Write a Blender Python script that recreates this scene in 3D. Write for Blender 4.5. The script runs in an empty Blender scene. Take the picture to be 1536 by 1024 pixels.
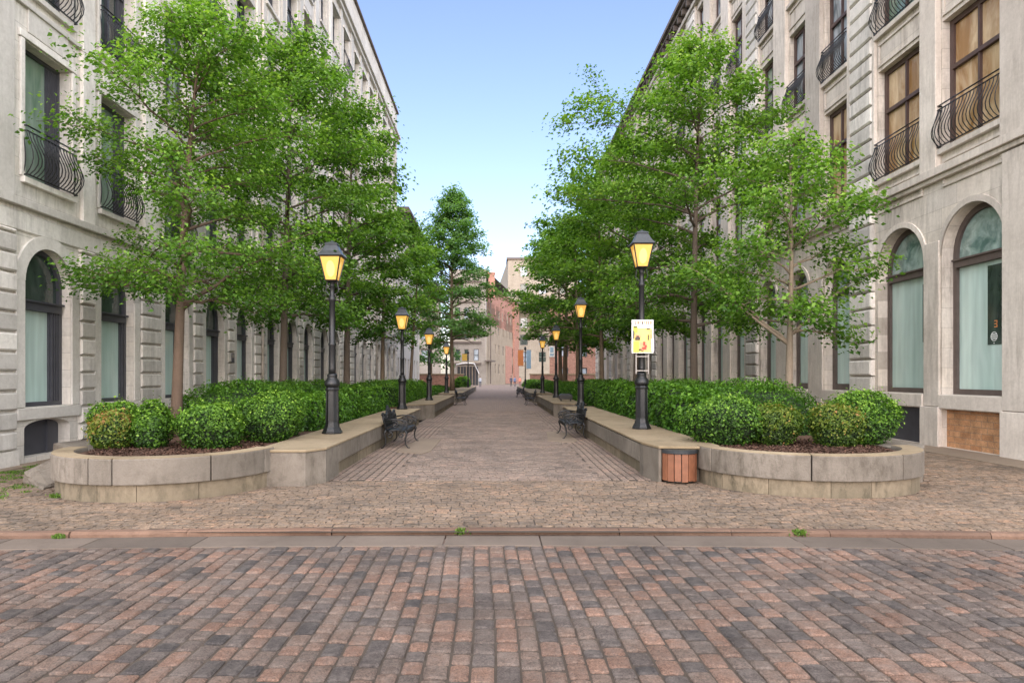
import bpy, math, random
import numpy as np
random.seed(7)
R_ = random.Random(11)
PI = math.pi
sc = bpy.context.scene
COL = sc.collection

# ------------------------------------------------------------------ node materials
def newmat(name):
    m = bpy.data.materials.new(name); m.use_nodes = True
    nt = m.node_tree; nt.nodes.clear()
    out = nt.nodes.new('ShaderNodeOutputMaterial')
    b = nt.nodes.new('ShaderNodeBsdfPrincipled')
    nt.links.new(b.outputs[0], out.inputs[0])
    return m, nt, b, out
def N(nt, t, **kw):
    n = nt.nodes.new(t)
    for k, v in kw.items():
        if k.startswith('i_'):
            n.inputs[k[2:].replace('_', ' ')].default_value = v
        else: setattr(n, k, v)
    return n
def ramp(nt, fac, stops):
    r = nt.nodes.new('ShaderNodeValToRGB')
    e = r.color_ramp.elements
    while len(e) < len(stops): e.new(0.5)
    for i, (p, c) in enumerate(stops):
        e[i].position = p
        e[i].color = (c[0], c[1], c[2], 1) if not isinstance(c, (int, float)) else (c, c, c, 1)
    nt.links.new(fac, r.inputs[0]); return r.outputs[0]
def mixc(nt, a, b, fac, mode='MIX'):
    m = nt.nodes.new('ShaderNodeMix'); m.data_type = 'RGBA'; m.blend_type = mode
    for sock, v in ((m.inputs[0], fac), (m.inputs[6], a), (m.inputs[7], b)):
        if isinstance(v, (int, float)): sock.default_value = v
        elif isinstance(v, tuple): sock.default_value = (v[0], v[1], v[2], 1)
        else: nt.links.new(v, sock)
    return m.outputs[2]
def pos(nt, scale=(1, 1, 1), off=(0, 0, 0)):
    g = nt.nodes.new('ShaderNodeNewGeometry')
    m = nt.nodes.new('ShaderNodeMapping'); m.inputs['Scale'].default_value = scale; m.inputs['Location'].default_value = off
    nt.links.new(g.outputs['Position'], m.inputs[0]); return m.outputs[0]
def noise(nt, vec, scale, detail=4, rough=.55, dist=0):
    n = N(nt, 'ShaderNodeTexNoise', i_Scale=scale, i_Detail=detail, i_Roughness=rough, i_Distortion=dist)
    nt.links.new(vec, n.inputs['Vector']); return n.outputs[0]
def bump(nt, b, h, strength=.3, dist=.02):
    n = N(nt, 'ShaderNodeBump', i_Strength=strength, i_Distance=dist)
    nt.links.new(h, n.inputs['Height']); nt.links.new(n.outputs[0], b.inputs['Normal'])
def attr(nt, name):
    a = nt.nodes.new('ShaderNodeAttribute'); a.attribute_name = name; return a.outputs['Fac']

def stone(name, c0, c1, streak=.5, grain=14, bstr=.25, stain=(.10, .085, .065), gloss=.85, tintamt=.25, blotch=.35, joints=None, floor_dirt=0):
    m, nt, b, o = newmat(name)
    p = pos(nt)
    big = noise(nt, p, .55, 5, .6)
    col = mixc(nt, c0, c1, ramp(nt, big, [(.32, 0.), (.68, 1.)]))
    fine = noise(nt, p, grain, 6, .7)
    col = mixc(nt, col, mixc(nt, (0.55, .53, .5), (1.35, 1.35, 1.35), fine), .55, 'MULTIPLY')
    t = attr(nt, 'tint')
    col = mixc(nt, col, ramp(nt, t, [(0, 1 - tintamt), (1, 1 + tintamt * .35)]), 1.0, 'MULTIPLY')
    if streak:
        sv = noise(nt, pos(nt, (2.4, 2.4, .30 if streak < 1 else .9)), 2.4 if streak < 1 else 3.2, 7, .72, .3)
        sv2 = noise(nt, pos(nt, (1, 1, .6), (3, 1, 5)), .6, 4, .6)
        sf = nt.nodes.new('ShaderNodeMath'); sf.operation = 'MULTIPLY'
        nt.links.new(ramp(nt, sv, [(.44, 0.), (.64, 1.)]), sf.inputs[0]); nt.links.new(ramp(nt, sv2, [(.38, .15), (.66, 1.)]), sf.inputs[1])
        s2 = nt.nodes.new('ShaderNodeMath'); s2.operation = 'MULTIPLY'; s2.inputs[1].default_value = streak
        nt.links.new(sf.outputs[0], s2.inputs[0])
        col = mixc(nt, col, stain, s2.outputs[0])
    bl = noise(nt, pos(nt, (1, 1, 1), (7, 2, 4)), 3.1, 7, .75)
    col = mixc(nt, col, (.62, .60, .57), mixc(nt, (0, 0, 0), (blotch, blotch, blotch), ramp(nt, bl, [(.5, 0.), (.7, 1.)])), 'MULTIPLY')
    if floor_dirt:
        g = nt.nodes.new('ShaderNodeSeparateXYZ'); nt.links.new(pos(nt), g.inputs[0])
        dz = ramp(nt, g.outputs[2], [(0.0, floor_dirt), (.45, 0.)])
        col = mixc(nt, col, (.11, .105, .06), dz)
    nt.links.new(col, b.inputs['Base Color']); b.inputs['Roughness'].default_value = gloss
    h = fine
    if joints:
        g = nt.nodes.new('ShaderNodeNewGeometry'); sx = nt.nodes.new('ShaderNodeSeparateXYZ'); nt.links.new(g.outputs['Position'], sx.inputs[0])
        cx = nt.nodes.new('ShaderNodeCombineXYZ'); nt.links.new(sx.outputs[1], cx.inputs[0]); nt.links.new(sx.outputs[2], cx.inputs[1])
        br = N(nt, 'ShaderNodeTexBrick', i_Scale=1.0, i_Mortar_Size=.006, i_Brick_Width=joints[0], i_Row_Height=joints[1])
        br.inputs['Color1'].default_value = (.93, .93, .93, 1); br.inputs['Color2'].default_value = (1.06, 1.04, 1.0, 1); br.inputs['Mortar'].default_value = (.6, .58, .55, 1)
        nt.links.new(cx.outputs[0], br.inputs['Vector'])
        c2 = mixc(nt, col, br.outputs[0], .8, 'MULTIPLY'); nt.links.new(c2, b.inputs['Base Color'])
    bump(nt, b, h, bstr, .02)
    return m

def plain(name, c, rough=.5, metal=0., nz=.25, scale=8, bstr=.1, spec=.5):
    m, nt, b, o = newmat(name)
    n = noise(nt, pos(nt), scale, 5, .6)
    col = mixc(nt, tuple(x * (1 - nz) for x in c), tuple(min(1, x * (1 + nz)) for x in c), n)
    nt.links.new(col, b.inputs['Base Color']); b.inputs['Roughness'].default_value = rough; b.inputs['Metallic'].default_value = metal
    b.inputs['Specular IOR Level'].default_value = spec
    if bstr: bump(nt, b, n, bstr, .01)
    return m

def setts(name, stops, rough=.75, grain=60, bstr=.35, wear=.35):
    m, nt, b, o = newmat(name)
    t = attr(nt, 'tint')
    col = ramp(nt, t, stops)
    p = pos(nt)
    f = noise(nt, p, grain, 5, .75)
    col = mixc(nt, col, ramp(nt, f, [(.34, .36), (.5, .98), (.68, 1.65)]), 1., 'MULTIPLY')
    f2 = noise(nt, pos(nt, off=(3, 9, 1)), grain * .35, 6, .75)
    col = mixc(nt, col, ramp(nt, f2, [(.34, .66), (.66, 1.3)]), 1., 'MULTIPLY')
    pit = noise(nt, pos(nt, off=(13, 2, 1)), grain * 1.6, 3, .6)
    col = mixc(nt, col, ramp(nt, pit, [(.30, .35), (.40, 1.)]), .8, 'MULTIPLY')
    g = noise(nt, p, 9, 5, .7)
    col = mixc(nt, col, (.22, .19, .165), mixc(nt, (0, 0, 0), (wear, wear, wear), ramp(nt, g, [(.42, 0.), (.66, 1.)])))
    d = noise(nt, p, 1.1, 5, .65)
    col = mixc(nt, col, ramp(nt, d, [(.3, .66), (.7, 1.2)]), 1., 'MULTIPLY')
    nt.links.new(col, b.inputs['Base Color']); b.inputs['Roughness'].default_value = rough
    b.inputs['Specular IOR Level'].default_value = .35
    bump(nt, b, f, bstr * 1.6, .012)
    return m

def brickflat(name, c1, c2, mortar, w, h, axis='xy', ms=.012):
    m, nt, b, o = newmat(name)
    g = nt.nodes.new('ShaderNodeNewGeometry'); sx = nt.nodes.new('ShaderNodeSeparateXYZ'); nt.links.new(g.outputs['Position'], sx.inputs[0])
    cx = nt.nodes.new('ShaderNodeCombineXYZ'); k = {'x': 0, 'y': 1, 'z': 2}
    nt.links.new(sx.outputs[k[axis[0]]], cx.inputs[0]); nt.links.new(sx.outputs[k[axis[1]]], cx.inputs[1])
    br = N(nt, 'ShaderNodeTexBrick', i_Scale=1.0, i_Mortar_Size=ms, i_Brick_Width=w, i_Row_Height=h, i_Bias=0.1)
    br.inputs['Color1'].default_value = (*c1, 1); br.inputs['Color2'].default_value = (*c2, 1); br.inputs['Mortar'].default_value = (*mortar, 1)
    nt.links.new(cx.outputs[0], br.inputs['Vector'])
    n = noise(nt, pos(nt), 3.5, 6, .7); n2 = noise(nt, pos(nt), 45, 4, .7)
    col = mixc(nt, br.outputs[0], ramp(nt, n, [(.3, .6), (.7, 1.3)]), 1., 'MULTIPLY')
    col = mixc(nt, col, ramp(nt, n2, [(.3, .7), (.7, 1.25)]), 1., 'MULTIPLY')
    nt.links.new(col, b.inputs['Base Color']); b.inputs['Roughness'].default_value = .85
    bump(nt, b, br.outputs[1], -.3, .01)
    return m

def leafmat(name, stops, trans=.45):
    m, nt, b, o = newmat(name)
    t = attr(nt, 'tint')
    col = ramp(nt, t, stops)
    nt.links.new(col, b.inputs['Base Color']); b.inputs['Roughness'].default_value = .5
    b.inputs['Specular IOR Level'].default_value = .3
    tr = nt.nodes.new('ShaderNodeBsdfTranslucent')
    c2 = mixc(nt, col, (1.2, 1.35, .45), 1., 'MULTIPLY')
    nt.links.new(c2, tr.inputs[0])
    mx = nt.nodes.new('ShaderNodeMixShader'); mx.inputs[0].default_value = trans
    nt.links.new(b.outputs[0], mx.inputs[1]); nt.links.new(tr.outputs[0], mx.inputs[2]); nt.links.new(mx.outputs[0], o.inputs[0])
    return m

def glassmat(name, c, c2, scale=1.2, rough=.12, spec=.5, vert=True):
    m, nt, b, o = newmat(name)
    n = noise(nt, pos(nt, (1, 1, .35) if vert else (1, 1, 1)), scale, 4, .6, .6)
    n2 = noise(nt, pos(nt, (1, 2.5, .2), (4, 4, 1)), 2.3, 3, .5, .3)
    col = mixc(nt, c, c2, ramp(nt, n, [(.35, 0.), (.65, 1.)]))
    col = mixc(nt, col, ramp(nt, n2, [(.3, .86), (.7, 1.10)]), 1., 'MULTIPLY')
    nt.links.new(col, b.inputs['Base Color']); b.inputs['Roughness'].default_value = rough
    b.inputs['Specular IOR Level'].default_value = spec
    w = noise(nt, pos(nt), 1.4, 2, .5); bump(nt, b, w, .08, .05)
    return m

M = {}
M['facadeL'] = stone('facade_limestone', (.66, .62, .56), (.79, .75, .69), .5, joints=(1.3, .37), tintamt=.2, stain=(.17, .145, .12))
M['facadeR'] = stone('facade_warm_limestone', (.61, .55, .485), (.76, .70, .625), .8, joints=(1.1, .48), tintamt=.2, stain=(.17, .135, .105))
M['rust'] = stone('rusticated_stone', (.64, .605, .55), (.80, .76, .70), .5, tintamt=.38, stain=(.17, .15, .13), blotch=.5)
M['trimL'] = stone('smooth_limestone_trim', (.66, .62, .56), (.79, .75, .69), .3, stain=(.2, .18, .15))
M['trimR'] = stone('warm_limestone_trim', (.57, .51, .445), (.73, .665, .59), .5, stain=(.17, .14, .11))
M['cornice'] = plain('dark_cornice', (.12, .095, .08), .8)
M['granite'] = stone('planter_granite', (.145, .125, .10), (.235, .205, .168), 1.0, grain=38, bstr=.5, tintamt=.22, stain=(.07, .057, .04), blotch=.8)
M['granite_low'] = stone('planter_base_stone', (.19, .145, .10), (.29, .23, .16), 1.35, grain=24, bstr=.4, tintamt=.35, stain=(.055, .04, .025), floor_dirt=.35, blotch=.8)
M['cap'] = stone('planter_cap', (.22, .165, .095), (.33, .26, .165), 0, grain=40, bstr=.5, blotch=.8)
M['slab'] = stone('gutter_granite', (.10, .078, .060), (.155, .122, .096), 0, grain=50, bstr=.35, tintamt=.3, blotch=.6)
M['kerb'] = stone('red_granite_kerb', (.125, .07, .045), (.20, .125, .085), 0, grain=26, bstr=.8, blotch=.8)
M['tan'] = stone('tan_paving', (.20, .15, .105), (.27, .21, .15), 0, grain=20, bstr=.3, tintamt=.3)
M['street'] = setts('street_setts', [(0, (.052, .045, .042)), (.2, (.082, .066, .058)), (.45, (.118, .089, .072)), (.7, (.148, .101, .076)), (.88, (.172, .101, .071)), (1, (.20, .12, .084))], wear=.32, grain=85, bstr=.5)
M['court'] = setts('forecourt_brick', [(0, (.085, .063, .044)), (.3, (.16, .115, .077)), (.6, (.205, .142, .092)), (1, (.26, .158, .096))], grain=40, wear=.4)
M['path'] = setts('path_brick', [(0, (.13, .10, .078)), (.4, (.20, .150, .115)), (.75, (.25, .18, .135)), (1, (.30, .195, .145))], grain=40, wear=.4)
M['joint'] = stone('joint_sand', (.05, .037, .026), (.08, .06, .043), 0, grain=30, bstr=.5)
M['earth'] = stone('ground_earth', (.16, .14, .11), (.22, .19, .15), 0, grain=8, bstr=.3)
M['pathflat'] = brickflat('path_far_brick', (.21, .155, .12), (.275, .20, .155), (.11, .085, .07), .22, .11)
M['streetflat'] = brickflat('street_far_brick', (.13, .11, .10), (.24, .15, .12), (.07, .06, .05), .17, .27)
M['mulch'] = stone('mulch', (.09, .045, .028), (.15, .075, .045), 0, grain=45, bstr=1.0, tintamt=.5, blotch=.8)
M['iron'] = plain('black_iron', (.016, .017, .018), .38, .3, .5, 20, .25)
M['roofmetal'] = plain('lamp_roof_metal', (.045, .05, .055), .35, .4, .3, 20, .1)
M['slate'] = plain('dark_slate_frame', (.055, .055, .065), .5, 0, .35, 5, .15)
M['brown'] = plain('brown_frame', (.075, .045, .038), .55, 0, .35, 5, .2)
M['umber'] = plain('grey_brown_frame', (.10, .075, .065), .6, 0, .35, 5, .2)
M['glass_teal'] = glassmat('teal_display_glass', (.40, .53, .48), (.53, .65, .60), .8)
M['glass_fan'] = glassmat('fanlight_glass_painted_reflection', (.10, .17, .15), (.36, .46, .42), 2.6, .06, .8, False)  # mottled dark and pale tones are reflections painted into the colour
M['glass_dark'] = glassmat('dark_glass', (.02, .03, .028), (.06, .085, .07), 2.0, .08, .8)
M['glass_green'] = glassmat('green_glass_painted_reflection', (.12, .19, .13), (.26, .32, .27), 1.6, .08)  # green mottling stands in for reflections, painted as base colour
M['glass_amber'] = glassmat('amber_tan_glass', (.28, .15, .055), (.56, .42, .26), 2.2, .12)  # amber and tan tones mottled over the pane
M['glass_sky'] = glassmat('pale_glass_painted_reflection', (.10, .13, .15), (.50, .56, .62), 1.5, .06, .7)  # bright and dark sky reflection painted into the pane colour
M['darkvoid'] = plain('dark_recess', (.025, .027, .03), .6, 0, .3, 3, 0)
M['brickwall'] = brickflat('orange_brick', (.42, .20, .09), (.52, .28, .14), (.30, .20, .13), .36, .14, 'yz', .008)
M['terracotta'] = brickflat('terracotta_brick', (.27, .12, .08), (.33, .165, .115), (.24, .17, .13), .3, .1, 'xz')
M['pinkbrick'] = brickflat('pink_brick', (.36, .17, .12), (.43, .215, .16), (.33, .22, .18), .5, .2, 'xz')
M['beige'] = stone('beige_render', (.31, .245, .18), (.39, .32, .24), .5, grain=3, bstr=.1)
M['beige2'] = stone('beige_concrete', (.30, .255, .20), (.38, .335, .27), .4, grain=3, bstr=.1)
M['greyrender'] = stone('grey_render', (.25, .22, .19), (.33, .30, .26), .4, grain=3, bstr=.1)
M['white'] = plain('white_paint', (.72, .72, .70), .5, 0, .08)
M['bark'] = stone('bark', (.16, .11, .075), (.25, .19, .13), .6, grain=22, bstr=.9, stain=(.06, .045, .03))
M['barkdark'] = stone('dark_bark', (.075, .055, .04), (.13, .10, .075), .5, grain=22, bstr=.9, stain=(.04, .03, .02))
M['barkmid'] = stone('brown_bark', (.085, .055, .035), (.145, .098, .065), .6, grain=22, bstr=.9, stain=(.06, .045, .03))
M['barklight'] = stone('pale_bark', (.20, .155, .11), (.32, .26, .19), .5, grain=22, bstr=.9, stain=(.1, .08, .06))
M['leaf'] = leafmat('maple_leaf', [(0, (.035, .095, .012)), (.35, (.105, .225, .030)), (.7, (.205, .37, .055)), (1, (.33, .49, .09))])
M['leafdark'] = leafmat('blue_green_leaf', [(0, (.05, .13, .04)), (.5, (.115, .25, .075)), (1, (.20, .36, .11))], .5)
M['boxleaf'] = leafmat('box_leaf', [(0, (.015, .045, .006)), (.4, (.055, .135, .013)), (.8, (.13, .26, .024)), (1, (.23, .37, .045))], .3)
M['oldleaf'] = leafmat('bronzed_box_leaf', [(0, (.02, .045, .006)), (.4, (.075, .135, .016)), (.75, (.18, .22, .03)), (1, (.28, .15, .05))], .3)
M['hedgeleaf'] = leafmat('hedge_leaf', [(0, (.022, .065, .010)), (.4, (.065, .165, .016)), (.8, (.14, .29, .03)), (1, (.24, .39, .06))], .3)
M['redleaf'] = leafmat('red_flower', [(0, (.12, .02, .015)), (.5, (.30, .04, .03)), (1, (.42, .09, .05))], .3)
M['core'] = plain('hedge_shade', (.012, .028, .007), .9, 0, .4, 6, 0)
M['wood'] = plain('reddish_wood_slat', (.19, .075, .037), .5, 0, .5, 9, .4)
M['skin'] = plain('skin', (.45, .28, .2), .6)
M['navy'] = plain('navy_cloth', (.04, .05, .09), .8)
M['greycloth'] = plain('grey_cloth', (.3, .33, .38), .8)
M['redcloth'] = plain('coral_cloth', (.5, .18, .13), .8)
M['yellow'] = plain('yellow_banner', (.65, .42, .08), .7)
M['orange'] = plain('orange_banner', (.62, .22, .07), .7)
M['blue'] = plain('blue_banner', (.28, .42, .55), .7)
M['alu'] = plain('aluminium_frame', (.24, .23, .22), .4, .6)
M['grass'] = leafmat('grass_blade', [(0, (.05, .10, .015)), (1, (.15, .26, .04))], .3)
def emis(name, c, s, base=(.5, .3, .08)):
    m, nt, b, o = newmat(name)
    n = noise(nt, pos(nt), 6, 3, .5)
    b.inputs['Base Color'].default_value = (*base, 1)
    nt.links.new(mixc(nt, tuple(x * .75 for x in c), c, n), b.inputs['Emission Color']); b.inputs['Emission Strength'].default_value = s
    b.inputs['Roughness'].default_value = .25
    return m
M['lampglass'] = emis('amber_lamp_glass', (.95, .50, .07), .62)
M['bulb'] = emis('lamp_bulb', (1, .62, .17), .8, (.6, .4, .15))

# ------------------------------------------------------------------ mesh builder
class MB:
    def __init__(s): s.V = []; s.F = []; s.T = []; s.I = []; s.mi = 0; s.t = .5; s.f = None; s.flip = False
    def v(s, p):
        if s.f: p = s.f(p)
        s.V.append(p); return len(s.V) - 1
    def face(s, idx):
        s.F.append(tuple(reversed(idx)) if s.flip else tuple(idx)); s.T.append(s.t); s.I.append(s.mi)
    def poly(s, pts): s.face([s.v(p) for p in pts])
    def box(s, x0, x1, y0, y1, z0, z1, tap=0):
        a = [s.v(p) for p in ((x0, y0, z0), (x1, y0, z0), (x1, y1, z0), (x0, y1, z0), (x0 + tap, y0 + tap, z1), (x1 - tap, y0 + tap, z1), (x1 - tap, y1 - tap, z1), (x0 + tap, y1 - tap, z1))]
        for q in ((3, 2, 1, 0), (4, 5, 6, 7), (0, 1, 5, 4), (1, 2, 6, 5), (2, 3, 7, 6), (3, 0, 4, 7)): s.face([a[i] for i in q])
    def prism(s, poly, z0, z1, bev=0):
        n = len(poly); a = [s.v((x, y, z0)) for x, y in poly]
        b = [s.v((x, y, z1)) for x, y in poly]
        for i in range(n): s.face((a[i], a[(i + 1) % n], b[(i + 1) % n], b[i]))
        s.face(b); s.face(a[::-1])
    def rings(s, rings, cap=True):
        ids = [[s.v(p) for p in r] for r in rings]; n = len(rings[0])
        for a, b in zip(ids, ids[1:]):
            for i in range(n): s.face((a[i], a[(i + 1) % n], b[(i + 1) % n], b[i]))
        if cap: s.face(ids[0][::-1]); s.face(ids[-1])
    def lathe(s, prof, c=(0, 0), n=16, rot=0, sq=False):
        s.rings([[(c[0] + r * math.cos(rot + 2 * PI * i / n), c[1] + r * math.sin(rot + 2 * PI * i / n), z) for i in range(n)] for r, z in prof])
    def tube(s, pts, rad, n=6, cap=True):
        P = np.array(pts, float)
        if not hasattr(rad, '__len__'): rad = [rad] * len(P)
        rs = []; up = np.array((.13, .21, .97)); u = None
        for i in range(len(P)):
            d = P[min(i + 1, len(P) - 1)] - P[max(i - 1, 0)]; d = d / (np.linalg.norm(d) + 1e-9)
            if u is None: u = np.cross(d, up); 
            u = u - d * np.dot(u, d)
            if np.linalg.norm(u) < 1e-4: u = np.cross(d, (1, 0, 0))
            u = u / np.linalg.norm(u); w = np.cross(d, u)
            rs.append([tuple(P[i] + rad[i] * (math.cos(2 * PI * k / n) * u + math.sin(2 * PI * k / n) * w)) for k in range(n)])
        s.rings(rs, cap)
    def build(s, name, mats, parent=None, smooth=False, bevel=0):
        me = bpy.data.meshes.new(name); me.from_pydata(s.V, [], s.F)
        if not isinstance(mats, (list, tuple)): mats = [mats]
        for m in mats: me.materials.append(m)
        me.polygons.foreach_set('material_index', s.I)
        a = me.attributes.new('tint', 'FLOAT', 'FACE'); a.data.foreach_set('value', s.T)
        if smooth: me.polygons.foreach_set('use_smooth', [True] * len(s.F))
        me.update()
        o = bpy.data.objects.new(name, me); COL.objects.link(o)
        if parent: o.parent = parent
        if bevel:
            b = o.modifiers.new('bevel', 'BEVEL'); b.width = bevel; b.segments = 2; b.limit_method = 'ANGLE'; b.angle_limit = math.radians(40); b.harden_normals = False
        return o

def tag(o, label=None, cat=None, group=None, kind=None):
    if label: o['label'] = label
    if cat: o['category'] = cat
    if group: o['group'] = group
    if kind: o['kind'] = kind
    return o
def thing(name, label, cat, loc=(0, 0, 0), rz=0, group=None):
    o = bpy.data.objects.new(name, None); COL.objects.link(o); o.location = loc; o.rotation_euler = (0, 0, rz); o.empty_display_size = .2
    return tag(o, label, cat, group)
def dup(root, loc, rz=0, label=None, scale=None):
    r = root.copy(); COL.objects.link(r); r.location = loc; r.rotation_euler = (0, 0, rz)
    if label: r['label'] = label
    if scale: r.scale = scale
    for ch in list(root.children):
        c = ch.copy(); COL.objects.link(c); c.parent = r
        for g in list(ch.children):
            d = g.copy(); COL.objects.link(d); d.parent = c
    return r
def struct(o): o['kind'] = 'structure'; return o

def quads_mesh(name, V, mats, T, parent=None, smooth=False):
    """V (n,4,3) array of quads"""
    n = len(V); me = bpy.data.meshes.new(name)
    me.vertices.add(n * 4); me.vertices.foreach_set('co', V.reshape(-1).astype(np.float32))
    me.loops.add(n * 4); me.loops.foreach_set('vertex_index', np.arange(n * 4, dtype=np.int32))
    me.polygons.add(n); me.polygons.foreach_set('loop_start', np.arange(0, n * 4, 4, dtype=np.int32))
    me.materials.append(mats)
    a = me.attributes.new('tint', 'FLOAT', 'FACE'); a.data.foreach_set('value', np.asarray(T, np.float32))
    me.update(calc_edges=True); me.validate()
    o = bpy.data.objects.new(name, me); COL.objects.link(o)
    if parent: o.parent = parent
    return o

def leaf_quads(rng, C, Nn, size, aspect=.62, fold=.18, dirs=None):
    n = len(C)
    Nn = Nn / (np.linalg.norm(Nn, axis=1, keepdims=True) + 1e-9)
    a = rng.normal(size=(n, 3)) if dirs is None else dirs + rng.normal(size=(n, 3)) * .45
    u = a - Nn * (a * Nn).sum(1, keepdims=True); u /= np.linalg.norm(u, axis=1, keepdims=True) + 1e-9
    w = np.cross(Nn, u)
    L = (size * rng.uniform(.5, 1.35, n))[:, None]
    base = C - u * L * .5; tip = C + u * L * .5 - Nn * L * .1
    l = C + w * L * aspect * .5 + Nn * L * fold - u * L * .06; r = C - w * L * aspect * .5 + Nn * L * fold - u * L * .06
    return np.stack([base, r, tip, l], 1)

# ------------------------------------------------------------------ camera, light, sky
cam = bpy.data.cameras.new('camera'); co = bpy.data.objects.new('camera', cam); COL.objects.link(co)
co.location = (0, 0, 1.7); co.rotation_euler = (PI / 2, 0, 0)
cam.sensor_width = 36; cam.lens = 24; cam.shift_x = 23 / 1536; cam.shift_y = 53 / 1536; cam.clip_end = 3000; cam.clip_start = .1
sc.camera = co
sun_el, sun_az = math.radians(27), math.radians(181)     # behind the camera, veiled by bright haze
w = bpy.data.worlds.new('World'); sc.world = w; w.use_nodes = True
nt = w.node_tree; nt.nodes.clear()
sky = nt.nodes.new('ShaderNodeTexSky'); sky.sky_type = 'NISHITA'; sky.sun_disc = False
sky.sun_elevation = sun_el; sky.sun_rotation = sun_az; sky.air_density = 1.1; sky.dust_density = 1.4; sky.ozone_density = .8; sky.altitude = 50
bg = nt.nodes.new('ShaderNodeBackground'); bg.inputs[1].default_value = .30
wo = nt.nodes.new('ShaderNodeOutputWorld')
nt.links.new(mixc(nt, sky.outputs[0], (.88, .84, 1.0), 1., 'MULTIPLY'), bg.inputs[0]); nt.links.new(bg.outputs[0], wo.inputs[0])
sd = bpy.data.lights.new('sun', 'SUN'); sd.energy = 9.4; sd.angle = math.radians(158); sd.color = (1, .96, .90)
so = bpy.data.objects.new('sun', sd); COL.objects.link(so)
# direction towards the sun: azimuth measured from +Y clockwise, as the sky texture does
dx, dy, dz = math.sin(sun_az) * math.cos(sun_el), math.cos(sun_az) * math.cos(sun_el), math.sin(sun_el)
import mathutils
so.rotation_euler = mathutils.Vector((dx, dy, dz)).to_track_quat('Z', 'Y').to_euler()
sc.view_settings.view_transform = 'Standard'; sc.view_settings.look = 'None'; sc.view_settings.exposure = 0
sc.cycles.max_bounces = 6; sc.cycles.transparent_max_bounces = 4

# ------------------------------------------------------------------ ground, street, paving
g = MB(); g.poly([(-1200, -300, -.16), (1200, -300, -.16), (1200, 2500, -.16), (-1200, 2500, -.16)])
struct(g.build('ground', M['earth']))
XL, XR = -9.2, 10.75
KY = lambda x: 7.56 - .0065 * x * x if abs(x) < 9 else 7.56 - .0065 * 81
rr = random.Random(3)
def sett8(mb, cx, cy, L, W, z, rot, dome=.005, inset=.020):
    ca, sa = math.cos(rot), math.sin(rot); ring = []
    for lev, (ins, zz) in enumerate(((0, -.03), (.004, -.004), (inset, dome))):
        hx, hy = W / 2 - ins, L / 2 - ins; c = min(.012 + ins * .45, hx * .5); r = []
        for px, py in ((hx, -hy + c), (hx, hy - c), (hx - c, hy), (-hx + c, hy), (-hx, hy - c), (-hx, -hy + c), (-hx + c, -hy), (hx - c, -hy)):
            r.append((cx + px * ca - py * sa, cy + px * sa + py * ca, z + zz + rr.uniform(-.0022, .0022)))
        ring.append(r)
    mb.rings(ring, cap=False); mb.face([len(mb.V) - 8 + i for i in range(8)])
def brick4(mb, cx, cy, LX, LY, z, rot):
    ca, sa = math.cos(rot), math.sin(rot); ring = []
    j = [rr.uniform(-.005, .005) for _ in range(8)]
    for ins, zz in ((0, -.02), (.008, .004)):
        hx, hy = LX / 2 - ins, LY / 2 - ins
        ring.append([(cx + (px + j[k]) * ca - (py + j[k + 4]) * sa, cy + (px + j[k]) * sa + (py + j[k + 4]) * ca, z + zz + (rr.uniform(-.002, .003) if zz > 0 else 0)) for k, (px, py) in enumerate(((hx, -hy), (hx, hy), (-hx, hy), (-hx, -hy)))])
    mb.rings(ring, cap=False); mb.face([len(mb.V) - 4 + i for i in range(4)])
# street of setts, columns running away from the camera
st = MB(); st.mi = 1; st.poly([(-14, -1, -.069), (14, -1, -.069), (14, 7.45, -.069), (-14, 7.45, -.069)]); st.mi = 0
W0 = .145; col_i = 0; x = -12.0
while x < 12.0:
    wcol = W0 * rr.uniform(.88, 1.12); y = 1.6 + rr.uniform(0, .25)
    ph = rr.uniform(-.25, .25) + x * .3
    while y < KY(x) - .33:
        L = rr.choice((.14, .16, .18, .20, .22, .25)) * rr.uniform(.93, 1.07)
        t = rr.random()
        st.t = min(1, max(0, t ** .95 + rr.gauss(0, .04)))
        wob = .010 * math.sin(y * 1.7 + ph) + .05 * math.sin(y * .5 + x * .25)
        sett8(st, x + wcol / 2 + wob, y + L / 2, L - .009, wcol - .009, -.06 + rr.uniform(-.005, .005), rr.gauss(0, .018))
        y += L
    x += wcol
st.t = .5; st.mi = 2
for a, b in ((-400, -12), (12, 400)): st.poly([(a, -8, -.068), (b, -8, -.068), (b, 7.0, -.068), (a, 7.0, -.068)])
st.poly([(-12, -8, -.068), (12, -8, -.068), (12, 1.65, -.068), (-12, 1.65, -.068)])
struct(st.build('street', [M['street'], M['joint'], M['streetflat']]))
# gutter slabs and red kerb
gu = MB(); x = -40.
while x < 40:
    L = rr.uniform(.9, 1.5); gu.t = rr.random(); pts = []
    xs = np.linspace(x + .006, x + L - .006, 4)
    lo = [(a, KY(a) - .47 + rr.uniform(-.012, .012)) for a in xs]; hi = [(a, KY(a) - .005) for a in xs]
    gu.prism(lo + hi[::-1], -.12, -.047 + rr.uniform(-.003, .003)); x += L
struct(gu.build('gutter', M['slab'], bevel=.008))
kb = MB(); x = -40.
while x < 40:
    L = rr.uniform(1.0, 1.9); kb.t = rr.random(); n = 9
    xs = np.linspace(x + .005, x + L - .005, n); rs = []
    for a in xs:
        k = KY(a); e = rr.uniform(-.016, .012)
        rs.append([(a, k + .008 + e, -.12), (a, k + .012 + e, -.02), (a, k + .035 + e, .006 + rr.uniform(-.004, .006)), (a, k + .12, .010 + rr.uniform(-.005, .006)), (a, k + .14 + e, -.12)])
    kb.rings(rs); x += L
struct(kb.build('kerb', M['kerb']))
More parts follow.
